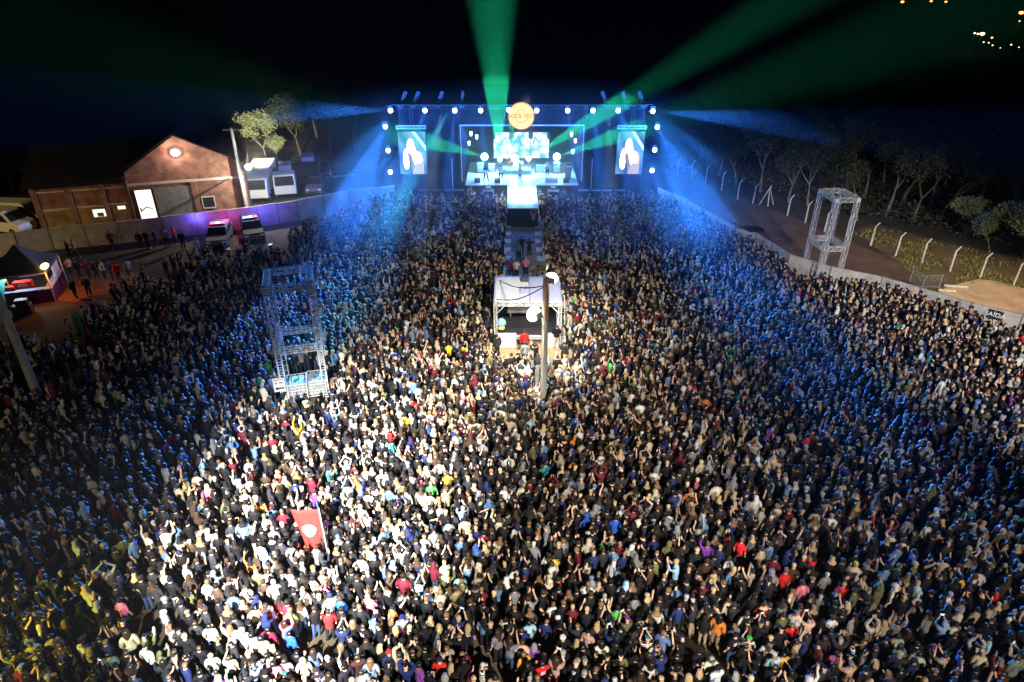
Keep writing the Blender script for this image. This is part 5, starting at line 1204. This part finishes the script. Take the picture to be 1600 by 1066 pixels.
# ------------------------------------------------------------------ mixing tent
tx0, tx1 = -1.05, 3.05; ty0, ty1 = 38.7, 42.5; tz = ZY(472, ty0)
tn = thing('mixing_tent', 'square mixing tent with a patched white tarpaulin roof amid the audience', 'tent', ((tx0+tx1)/2, ty0, 0))
w2 = (tx1 - tx0) / 2; dd = ty1 - ty0
for x in (-w2, w2):
    for y in (0, dd): b = MB(); b.truss((x, y, 0), (x, y, tz - .1), .18, .022, .3); b.build('truss_post', M_STEEL, tn)
for y in (0, dd): b = MB(); b.truss((-w2, y, tz - .12), (w2, y, tz - .12), .22, .022, .25); b.build('truss_beam', M_WHITE, tn)
for x in (-w2, w2): b = MB(); b.truss((x, 0, tz - .12), (x, dd, tz - .12), .22, .022, .25); b.build('truss_beam', M_WHITE, tn)
M_TARP = mat('tarp_white', (.6, .62, .66), .5, var=.18, scale=1.5, bump=.4, stretch=(1, 4, 1)); M_TARPB = mat('tarp_blue', (.36, .39, .55), .6, var=.15, scale=2, bump=.4)
def cloth(x0, x1, y0, y1, z, m, name, sag=.08, n_=14):
    b = MB(); g_ = [[b.bm.verts.new((x0 + (x1-x0)*i/n_, y0 + (y1-y0)*j/n_, z - sag*math.sin(math.pi*i/n_)*math.sin(math.pi*j/n_) + .015*math.sin(i*1.9 + j*2.7))) for j in range(n_+1)] for i in range(n_+1)]
    for i in range(n_):
        for j in range(n_): b.bm.faces.new((g_[i][j], g_[i+1][j], g_[i+1][j+1], g_[i][j+1]))
    o = b.build(name, m, tn, True); md = o.modifiers.new('thick', 'SOLIDIFY'); md.thickness = .02; return o
cloth(-w2 - .1, .1, -.1, dd + .1, tz + .06, M_TARP, 'tarpaulin'); cloth(.12, w2 + .1, -.1, dd + .1, tz + .05, M_TARPB, 'tarpaulin', .06)
cloth(-.5, .1, 1.1, 2.1, tz + .1, M_TARPB, 'tarpaulin_patch', .02, 5)
b = MB(); b.box((-.15, 3.1, tz + .25), (.5, .6, .3)); b.build('roof_case', M_BLACKPAINT, tn, bevel=.04)
b = MB(); b.box((0, 1.9, .75), (2*w2 - .1, 3.6, .1)); b.build('platform', M_DARKSTEEL, tn)
b = MB(); b.box((0, -.05, .76), (1.5, .08, .12)); b.truss((-.7, -.06, .68), (.9, -.06, .68), .16, .02, .2); b.build('platform_edge', M_STEEL, tn)
b = MB(); b.box((0, 3.75, 1.8), (2*w2 - .2, .04, 1.9)); b.build('back_cloth', M_BLACK, tn); b = MB(); b.box((-.1, 1.0, 1.2), (3.0, .05, .8)); b.build('front_cloth', M_BLACK, tn)
for x, w_, y in ((-1.35, 1.25, -.28), (-1.85, .3, -.34), (1.45, 1.0, -.28)):
    b = MB()
    for k in range(8):
        a = x - w_/2 + w_*k/8; c_ = x - w_/2 + w_*(k+1)/8; yo = .02*math.sin(k*2.1)
        b.slab([(a, y + yo, .02), (c_, y + .02*math.sin((k+1)*2.1), .02), (c_, y + .25, .98), (a, y + .25, .98)], (0, .02, 0))
    b.build('front_skirt', mat('skirt_cloth', (.5, .48, .46), .8, var=.3, scale=3) if 'skirt_cloth' not in bpy.data.materials else bpy.data.materials['skirt_cloth'], tn)
for s in (-1, 1): b = MB(); b.tube((s*w2, 0, tz - .9), (s*(w2-.6), 0, tz - .25), .03, None, 5); b.build('corner_brace', M_STEEL, tn)
o = boxes('mixing_desk', 'long dark mixing desk on the tent platform', 'mixing desk', ((tx0+tx1)/2, ty0 + 2.2, .8), [((0, 0, .75), (2.6, .8, .16)), ((-1.1, 0, .35), (.08, .6, .7)), ((1.1, 0, .35), (.08, .6, .7))], M_GREY)
for k, x in enumerate((-1.0, .1, 1.0)):
    b = MB(); b.box((0, 0, .25), (.6, .04, .36)); b.box((0, .05, .05), (.2, .15, .1)); b.box((0, -.022, .25), (.54, .004, .3), mi=1); o = b.build('computer_monitor', [M_BLACKPAINT, emat('monitor_glow', (.3, .5, .7), .5)]); o.location = ((tx0+tx1)/2 + x, ty0 + 2.2, 1.63); tag(o, f'flat monitor on the mixing desk, {ordw(k)} from left', 'monitor', 'monitors on the mixing desk')
b = MB(); b.sphere((0, 0, 0), .32, 12, 8, (1, .7, 1)); b.sphere((0, -.05, -.35), .25, 10, 6, (1, .8, .6), mi=1); o = b.build('beach_ball_bag', [mat('blue_plastic', (.2, .45, .7), .4), M_YELLOW]); o.name = 'plastic_bag'; o.location = ((tx0) + .35, ty0 + .5, 1.45); tag(o, 'bulging blue and yellow plastic bag inside the left tent corner', 'bag')
# side stair truss right of the tent
b = MB(G(880, 540)); q0 = G(877, 548); b.truss(q0, q0 + Vector((.1, 3.4, 2.2)), .5, .02, .45); o = b.build('leaning_truss', M_STEEL); tag(o, 'grey truss section leaning along the right side of the mixing tent', 'truss')
point('tent_inside_light', ((tx0+tx1)/2 + .3, ty0 + 1.0, tz - .5), 60, (1, .9, .8), .1)

# ------------------------------------------------------------------ supporter flag in the audience
fp = G(517, 888); zt_ = ZY(797, fp.y); fl = thing('flag', 'red flag with a pale round emblem on a tall thin pole among the audience', 'flag', fp)
b = MB(); b.tube((0, 0, 0), (-.06, 0, zt_ + .1), .022, None, 6); b.build('flagpole', M_WHITE, fl)
n_ = 14; b = MB(); W_ = 1.15; Hh = min(2.35, zt_ - .9)
def fpt(i, j): u, v_ = i / n_, j / n_; w__ = W_ * (1 - .22 * v_); return Vector((-.06 - u * w__ + .1 * v_ * u, .12 * math.sin(u * 7 + v_ * 2) * (.3 + v_) + .05 * u, zt_ - Hh * v_ - .02 * u))
vv = [[b.bm.verts.new(fpt(i, j)) for j in range(n_+1)] for i in range(n_+1)]
for i in range(n_):
    for j in range(n_): b.bm.faces.new((vv[i][j], vv[i+1][j], vv[i+1][j+1], vv[i][j+1]))
o = b.build('flag_cloth', mat('flag_red', (.55, .035, .03), .8, var=.2, scale=5), fl, True); o.modifiers.new('t', 'SOLIDIFY').thickness = .01
b = MB()
for k in range(24):
    t0, t1 = 6.2832 * k / 24, 6.2832 * (k+1) / 24; P3 = []
    for rr, tt in ((.02, t0), (1, t0), (1, t1), (.02, t1)): P3.append(fpt((.5 + .27*rr*math.cos(tt)) * n_, (.42 + .13*rr*math.sin(tt)) * n_) + Vector((0, -.09, 0)))
    b.poly(P3)
o = b.build('emblem', M_WHITE, fl); o.modifiers.new('t', 'SOLIDIFY').thickness = .008
# green flags at the right edge
for k, (px, py, dx_, dz_) in enumerate(((1585, 815, .9, .75), (1602, 735, .6, .8))):
    q = G(px, py + 35); b = MB(q); z = 1.55
    for i in range(7):
        a = i / 7; c_ = (i + 1) / 7
        top = q + Vector((dx_*.5, .1, z + dz_)); p1 = q + Vector((-.35 + .6*a, .05*math.sin(i*2.2), z - .35 + .1*math.sin(i*1.7))); p2 = q + Vector((-.35 + .6*c_, .05*math.sin((i+1)*2.2), z - .35 + .1*math.sin((i+1)*1.7)))
        b.slab([top + Vector((-.02, 0, 0)) * i, top + Vector((-.02, 0, -.001)) * (i + 1), p2, p1], (0, .02, 0))
    o = b.build('green_flag', mat('flag_green', (.05, .42, .16), .7, var=.3, scale=5) if 'flag_green' not in bpy.data.materials else bpy.data.materials['flag_green']); tag(o, ['green flag held up at the right edge, lower of the two', 'green flag held up at the right edge, higher of the two'][k], 'flag')

# ------------------------------------------------------------------ market stall
sp = G(50, 460); stl = thing('market_stall', 'drinks stall with a dark peaked canopy, purple counter cloth and orange lamp', 'stall', sp, .32)
ww, dp_ = 2.0, 1.9; zE, zP = 2.35, 4.0
M_CANW = mat('canopy_cloth', (.11, .12, .15), .8, var=.25, scale=2, bump=.3); M_PURP = mat('purple_cloth', (.12, .03, .1), .85, var=.3, scale=3)
b = MB(); cs4 = [(-ww, -dp_, zE), (ww, -dp_, zE), (ww, dp_, zE), (-ww, dp_, zE)]; n_ = 8
for k in range(4):
    p0, p1 = Vector(cs4[k]), Vector(cs4[(k+1) % 4]); apex = Vector((0, 0, zP))
    for i in range(n_):
        for j in range(n_):
            def f(i_, j_): e_ = p0.lerp(p1, i_/n_); q_ = e_.lerp(apex, j_/n_); q_.z -= .28*math.sin(math.pi*(j_/n_))*(.6+.4*math.sin(i_/n_*math.pi)); return q_
            b.poly([f(i, j), f(i+1, j), f(i+1, j+1), f(i, j+1)])
    b.slab([p0, p1, p1 - Vector((0, 0, .22)), p0 - Vector((0, 0, .22))], (0, .0, 0) if False else (.01, .01, 0))
bmesh.ops.remove_doubles(b.bm, verts=b.bm.verts[:], dist=.002); b.build('canopy', M_CANW, stl, True)
for x in (-ww, ww):
    for y in (-dp_, dp_): b = MB(); b.box((x*.98, y*.98, zE/2), (.08, .08, zE)); b.build('pole', M_WHITE, stl)
b = MB(); b.box((0, -dp_ - .02, .5), (2*ww - .1, .06, 1.0)); b.box((ww - .02, 0, .5), (.06, 2*dp_ - .2, 1.0)); b.build('counter_cloth', M_PURP, stl)
b = MB(); b.box((0, -dp_ + .22, 1.03), (2*ww, .5, .05)); b.box((ww - .25, 0.3, 1.03), (.5, 2*dp_ - .7, .05)); b.build('counter_top', mat('counter_blue', (.35, .5, .75), .4, var=.2, scale=3), stl)
b = MB(); b.box((0, dp_ - .1, 1.7), (2*ww - .2, .05, 1.2)); b.build('back_banner', M_BLACKPAINT, stl)
text_mesh('banner_lettering', 'LEIVEN', .5, M_WHITE, stl, (.35, dp_ - .14, 1.95), (R(90), 0, 0))
b = MB(); b.box((ww - .2, .9, 1.75), (.06, 1.5, 1.3)); b.build('side_banner', M_WHITE, stl)
b = MB(); b.disc((-1.35, -.9, 1.75), .42, .04, 'Y', 28); rd = b.build('round_board', M_YELLOW, stl); b = MB(); b.box((-1.35, -.93, 1.78), (.5, .01, .05)); b.box((-1.35, -.93, 1.68), (.34, .01, .04)); b.build('board_print', M_BARK, rd)
b = MB(); b.box((0, -dp_ + .02, zE - .08), (2*ww, .05, .05)); b.build('front_bar', M_STEEL, stl)
stl_m = Matrix.Translation(sp) @ Matrix.Rotation(.32, 4, 'Z')
o = boxes('red_cooler', 'red drinks cooler with white print on the stall counter', 'cooler', stl_m @ Vector((.1, -1.1, 0)), [((0, 0, 1.3), (1.2, .5, .5)), ((0, -.252, 1.32), (.6, .01, .2))], M_RED, rz=.32); o.data.materials.append(M_WHITE)
for f in o.data.polygons: f.material_index = 1 if abs(f.center.y + .252) < .01 and f.area < .2 else 0
o = boxes('red_box', 'flat red box with a white panel beside the red cooler', 'box', stl_m @ Vector((-.65, -1.35, 0)), [((0, 0, 1.2), (.55, .4, .3))], M_RED, rz=.2)
b = MB(); b.sphere((0, 0, 0), .26, 10, 8, (1.1, .8, 1)); o = b.build('orange_bag', M_ORANGE); o.location = stl_m @ Vector((-1.3, -1.55, 1.3)); tag(o, 'orange bag on the left end of the stall counter', 'bag')
q = stl_m @ Vector((-.35, -1.2, 2.2)); b = MB(); b.box((0, 0, 0), (.5, .1, .08)); o = b.build('white_lamp', emat('stall_lamp', (.85, .93, 1), 26)); o.location = q; o.rotation_euler = (0, 0, .32); tag(o, 'bright white tube lamp under the stall canopy', 'lamp')
point('stall_light', q + Vector((0, 0, -.2)), 190, (.8, .9, 1), .1)
q = stl_m @ Vector((1.95, -1.55, 2.65)); b = MB(); b.sphere((0, 0, 0), .2, 12, 8, (1.6, .7, 1)); o = b.build('orange_lamp', emat('orange_lamp', (1, .5, .12), 16)); o.location = q; o.rotation_euler = (0, -.5, .3); tag(o, 'glaring orange lamp on the right corner of the stall', 'lamp')
point('orange_light', q + Vector((.35, -.3, -.5)), 190, (1, .25, .05), .1)
# teal kiosk left
q = G(2, 480); t = thing('portable_toilet', 'teal cabin standing left of the tall concrete pole', 'cabin', q, .3)
b = MB(); b.box((0, 0, 1.1), (1.1, 1.1, 2.2)); b.build('cabin_shell', mat('teal_plastic', (.02, .22, .24), .5, var=.3, scale=2), t, bevel=.05); b = MB(); b.box((0, 0, 2.26), (1.16, 1.16, .1)); b.build('roof', mat('grey_plastic', (.4, .42, .45), .5), t); b = MB(); b.box((0, -.56, 1.05), (.7, .03, 1.8)); b.build('door', mat('teal_door', (.03, .3, .32), .5), t)
o = boxes('black_case', 'stack of black cases beside the teal cabin', 'case', G(38, 490), [((0, 0, .35), (1.2, .6, .7)), ((.1, 0, .9), (.8, .5, .4))], M_BLACKPAINT, rz=.3)

# ------------------------------------------------------------------ vehicles
def wheel(b_t, b_r, x, y, r):
    s = -1 if y < 0 else 1
    b_t.tube((x, y - s*.2, r), (x, y, r), r, r, 16); b_r.tube((x, y - s*.05, r), (x, y + s*.012, r), r*.6, r*.55, 12)
def vehicle(name, label, cat, p, rz, prof, L, Wd, roof_k, glass, color, wb, wr=.33, group=None):
    """prof: side outline (x, z) from the rear bottom round; verts above belt are drawn in by roof_k"""
    t = thing(name, label, cat, p, rz, group); b = MB(); belt = prof['belt']
    def side(s, inset=0.0): return [(x, s * (Wd/2 - inset) * (roof_k if z > belt + .05 else 1), z) for x, z in prof['pts']]
    a = [b.bm.verts.new(q) for q in side(-1)]; c_ = [b.bm.verts.new(q) for q in side(1)]; n_ = len(a)
    b.bm.faces.new(a); b.bm.faces.new(c_[::-1])
    for i in range(n_): b.bm.faces.new((a[i], c_[i], c_[(i+1) % n_], a[(i+1) % n_]))
    b.build('body', color, t, bevel=.035)
    for nm, pl_ in glass:
        g_ = MB()
        if nm == 'side_window':
            for s in (-1, 1):
                y0_ = s * (Wd/2 + .012); g_.slab([(x, y0_ * (roof_k if z > belt + .3 else .985), z) for x, z in pl_], (0, -s*.03, 0))
        else:
            (x0, z0), (x1, z1) = pl_; dn = Vector((z1 - z0, 0, -(x1 - x0))).normalized() * (.02 if (z1 - z0) > 0 and x1 < x0 or nm == 'windscreen' else -.02)
            ya, yb = Wd/2*.9, Wd/2*.9*roof_k
            g_.slab([Vector((x0, -ya, z0)) + dn, Vector((x0, ya, z0)) + dn, Vector((x1, yb, z1)) + dn, Vector((x1, -yb, z1)) + dn], -dn)
        g_.build(nm, M_GLASS, t)
    for x in wb:
        for y in (-Wd/2, Wd/2):
            bt, br = MB(), MB(); wheel(bt, br, x, y, wr); w_ = bt.build('wheel', M_RUBBER, t); br.build('rim', M_GREY, w_)
    for s in (-1, 1):
        hl = MB(); hl.box((L/2 - .03, s*Wd*.36, prof['lamp']), (.1, .32, .16)); hl.build('headlight', mat('headlight', (.8, .8, .8), .15) if 'headlight' not in bpy.data.materials else bpy.data.materials['headlight'], t, bevel=.03)
    b = MB(); b.box((L/2 - .01, 0, prof['lamp'] - .22), (.06, Wd*.55, .16)); b.build('front_grille', M_BLACKPAINT, t)
    return t
CAR = dict(belt=.95, lamp=.68, pts=[(-2.1, .3), (-2.15, .7), (-2.1, 1.0), (-1.85, 1.48), (.35, 1.5), (1.05, 1.0), (2.0, .85), (2.12, .6), (2.1, .3)])
CARG = [('side_window', [(-1.75, 1.02), (-1.6, 1.4), (.25, 1.42), (.8, 1.02)]), ('windscreen', ((1.02, 1.03), (.4, 1.47))), ('rear_window', ((-2.08, 1.05), (-1.88, 1.42)))]
VAN = dict(belt=1.15, lamp=.75, pts=[(-2.6, .35), (-2.65, 1.1), (-2.55, 2.15), (-2.3, 2.25), (1.1, 2.25), (1.9, 1.3), (2.55, 1.1), (2.65, .75), (2.6, .35)])
VANG = [('side_window', [(.2, 1.3), (.25, 1.9), (1.0, 1.9), (1.5, 1.3)]), ('windscreen', ((1.88, 1.35), (1.15, 2.15))), ('rear_window', ((-2.64, 1.3), (-2.57, 2.0)))]
M_CARW = mat('car_paint_white', (.78, .78, .76), .3); M_CARB = mat('car_paint_dark', (.015, .015, .02), .72); M_CARS = mat('car_paint_silver', (.12, .12, .14), .72)
M_LBR = emat('beacon_red', (1, .06, .16), 9); M_LBB = emat('beacon_blue', (.08, .15, 1), 12); M_LBW = emat('beacon_white', (.5, .35, 1), 8)
for (px, py, rz, lb, col_, red) in ((345, 384, -1.35, 'pale police car with flashing beacon bar beside the wall, left of the two', M_CARS, True), (396, 374, -1.15, 'dark police car with flashing beacon bar beside the wall, right of the two', M_CARB, False)):
    q = G(px, py - 6); t = vehicle('police_car', lb, 'police car', q, rz, CAR, 4.2, 1.75, .82, CARG, col_, (-1.3, 1.3), group='police cars beside the wall')
    b = MB(); b.box((-.3, 0, 1.58), (.3, 1.2, .12)); lbp = b.build('beacon_bar', M_BLACKPAINT, t)
    for y0_, m in ((-.42, M_LBB if not red else M_LBR), (0, M_LBW), (.42, M_LBR)): b = MB(); b.box((-.3, y0_, 1.66), (.28, .38, .14)); b.build('beacon', m, lbp, bevel=.03)
    b = MB(); b.box((.2, 0, 1.2), (.02, .5, .05)); b.build('dash_beacon', M_LBB, t)
    point('beacon_light', q + Vector((.3, 1.6, 2.0)), 110, (1, .08, .55) if red else (.12, .1, 1), .15); point('beacon_light', q + Vector((-2.4 if red else 1.9, 1.5, 1.7)), 130, (.14, .1, 1), .15)
q = G(12, 362); vehicle('parked_van', 'white van behind the stall, nearer of the two', 'van', q, -.25, VAN, 5.2, 1.9, .86, VANG, M_CARW, (-1.6, 1.7), .36, 'white vans by the building')
q = G(36, 349); vehicle('parked_van', 'white van nearer the brick building corner', 'van', q, -.1, VAN, 5.2, 1.9, .86, VANG, M_CARW, (-1.6, 1.7), .36, 'white vans by the building')
q = G(495, 298); vehicle('parked_car', 'small silver car parked behind the wall, right of the trucks', 'car', q, -1.45, CAR, 4.2, 1.7, .82, CARG, M_CARS, (-1.3, 1.3))
def truck(p, rz, label, kind):
    t = thing('parked_truck', label, 'truck', p, rz, 'trucks parked in the yard')
    b = MB(); b.slab([(1.2, -1.1, .6), (3.0, -1.1, .6), (3.05, -1.1, 1.5), (2.75, -1.1, 2.6), (1.2, -1.1, 2.65)], (0, 2.2, 0)); b.build('cab', M_CARW if kind != 'dark' else M_CARB, t, bevel=.06)
    b = MB(); b.slab([(3.06, -.95, 1.55), (3.06, .95, 1.55), (2.80, .9, 2.45), (2.80, -.9, 2.45)], (.02, 0, .004)); b.build('windscreen', M_GLASS, t)
    if kind == 'box':
        b = MB(); b.box((-1.3, 0, 2.0), (4.6, 2.3, 2.2)); b.build('cargo_box', M_WHITE, t, bevel=.04)
    else:
        b = MB(); b.box((-1.2, 0, 1.05), (4.6, 2.3, .12)); [b.box((-1.2, s*1.13, 1.45), (4.6, .06, .75)) for s in (-1, 1)]; b.box((-3.5, 0, 1.45), (.06, 2.3, .75)); b.box((1.08, 0, 1.5), (.06, 2.3, .9)); b.build('cargo_bed', M_GREY, t)
        b = MB(); b.box((-.9, .1, 2.0), (2.2, 1.3, 1.7)); b.build('white_load', M_WHITE, t, bevel=.05)
        if kind == 'bed': b = MB(); b.box((.5, .1, 1.3), (.7, .8, .35)); b.build('yellow_load', M_YELLOW, t)
    b = MB(); b.box((-.3, 0, .75), (6.2, .9, .2)); b.build('chassis', M_DARKSTEEL, t)
    for x in (2.2, -2.3):
        for y in (-1.1, 1.1): bt, br = MB(), MB(); wheel(bt, br, x, y, .48); w_ = bt.build('wheel', M_RUBBER, t); br.build('rim', M_GREY, w_)
    return t
truck(G(412, 306), -1.42, 'white box truck parked right beside the lamp pole', 'box'); truck(G(449, 300), -1.3, 'open bed truck carrying a white box and a yellow load', 'bed'); truck(G(484, 285), -1.35, 'dark cab truck with a white box, farthest from the lamp pole', 'dark')
# kerb line of the yard
b = MB(); a, c_ = G(478, 281), G(556, 275); b.slab([a, c_, c_ + Vector((0, .3, 0)), a + Vector((0, .3, 0))], (0, 0, .12)); o = b.build('kerb', M_CONC); o['kind'] = 'structure'
# umbrella canopy beside the right wall
q = G(1172, 392); t = thing('dark_umbrella', 'dark umbrella with a red bag beside the right wall', 'umbrella', q); b = MB(); b.tube((0, 0, 1.95), (0, 0, 2.25), .9, .03, 10); b.build('umbrella_canopy', M_BLACK, t); b = MB(); b.tube((0, 0, 0), (0, 0, 2.1), .02, None, 5); b.build('shaft', M_STEEL, t)
# ------------------------------------------------------------------ the smoky night air
b = MB(); b.box((0, 0, 49), (2300, 2300, 100)); hz = b.build('haze', []) if False else None
me = bpy.data.meshes.new('haze'); b.bm.to_mesh(me); b.bm.free(); hz = bpy.data.objects.new('haze', me); COL.objects.link(hz); hz['kind'] = 'stuff'; hz['label'] = 'thin stage smoke filling the night air'
m = bpy.data.materials.new('haze'); m.use_nodes = True; nt = m.node_tree; nt.nodes.clear(); pv = nt.nodes.new('ShaderNodeVolumePrincipled'); oo = nt.nodes.new('ShaderNodeOutputMaterial')
pv.inputs['Color'].default_value = (.9, .93, 1, 1); pv.inputs['Density'].default_value = HAZE_DENSITY; pv.inputs['Anisotropy'].default_value = 0.0
nt.links.new(pv.outputs[0], oo.inputs['Volume']); me.materials.append(m)
m = bpy.data.materials.new('smoke'); m.use_nodes = True; nt = m.node_tree; nt.nodes.clear(); pv = nt.nodes.new('ShaderNodeVolumePrincipled'); oo = nt.nodes.new('ShaderNodeOutputMaterial')
tc = nt.nodes.new('ShaderNodeTexCoord'); gr = nt.nodes.new('ShaderNodeTexGradient'); gr.gradient_type = 'SPHERICAL'; nz = nt.nodes.new('ShaderNodeTexNoise'); nz.inputs['Scale'].default_value = 4; nz.inputs['Detail'].default_value = 2
mr = nt.nodes.new('ShaderNodeMapRange'); mr.inputs['From Min'].default_value = .35; mr.inputs['From Max'].default_value = .7; mr.inputs['To Min'].default_value = .35; mr.inputs['To Max'].default_value = 1.5
m1 = nt.nodes.new('ShaderNodeMath'); m1.operation = 'MULTIPLY'; m2 = nt.nodes.new('ShaderNodeMath'); m2.operation = 'MULTIPLY'; m2.inputs[1].default_value = SMOKE_DENSITY * 2
nt.links.new(tc.outputs['Object'], gr.inputs[0]); nt.links.new(tc.outputs['Object'], nz.inputs['Vector']); nt.links.new(nz.outputs['Fac'], mr.inputs['Value'])
nt.links.new(gr.outputs['Fac'], m1.inputs[0]); nt.links.new(mr.outputs['Result'], m1.inputs[1]); nt.links.new(m1.outputs[0], m2.inputs[0]); nt.links.new(m2.outputs[0], pv.inputs['Density'])
pv.inputs['Color'].default_value = (.95, .97, 1, 1); nt.links.new(pv.outputs[0], oo.inputs['Volume'])
b = MB(); b.sphere((0, 0, 0), 1, 24, 14); o = b.build('smoke', m); o.location = (XC, 64, 3.5); o.scale = (33, 16, 9.5); o['kind'] = 'stuff'; o['label'] = 'soft cloud of stage smoke drifting round the stage front'
print('OBJECTS', len(SC.objects))
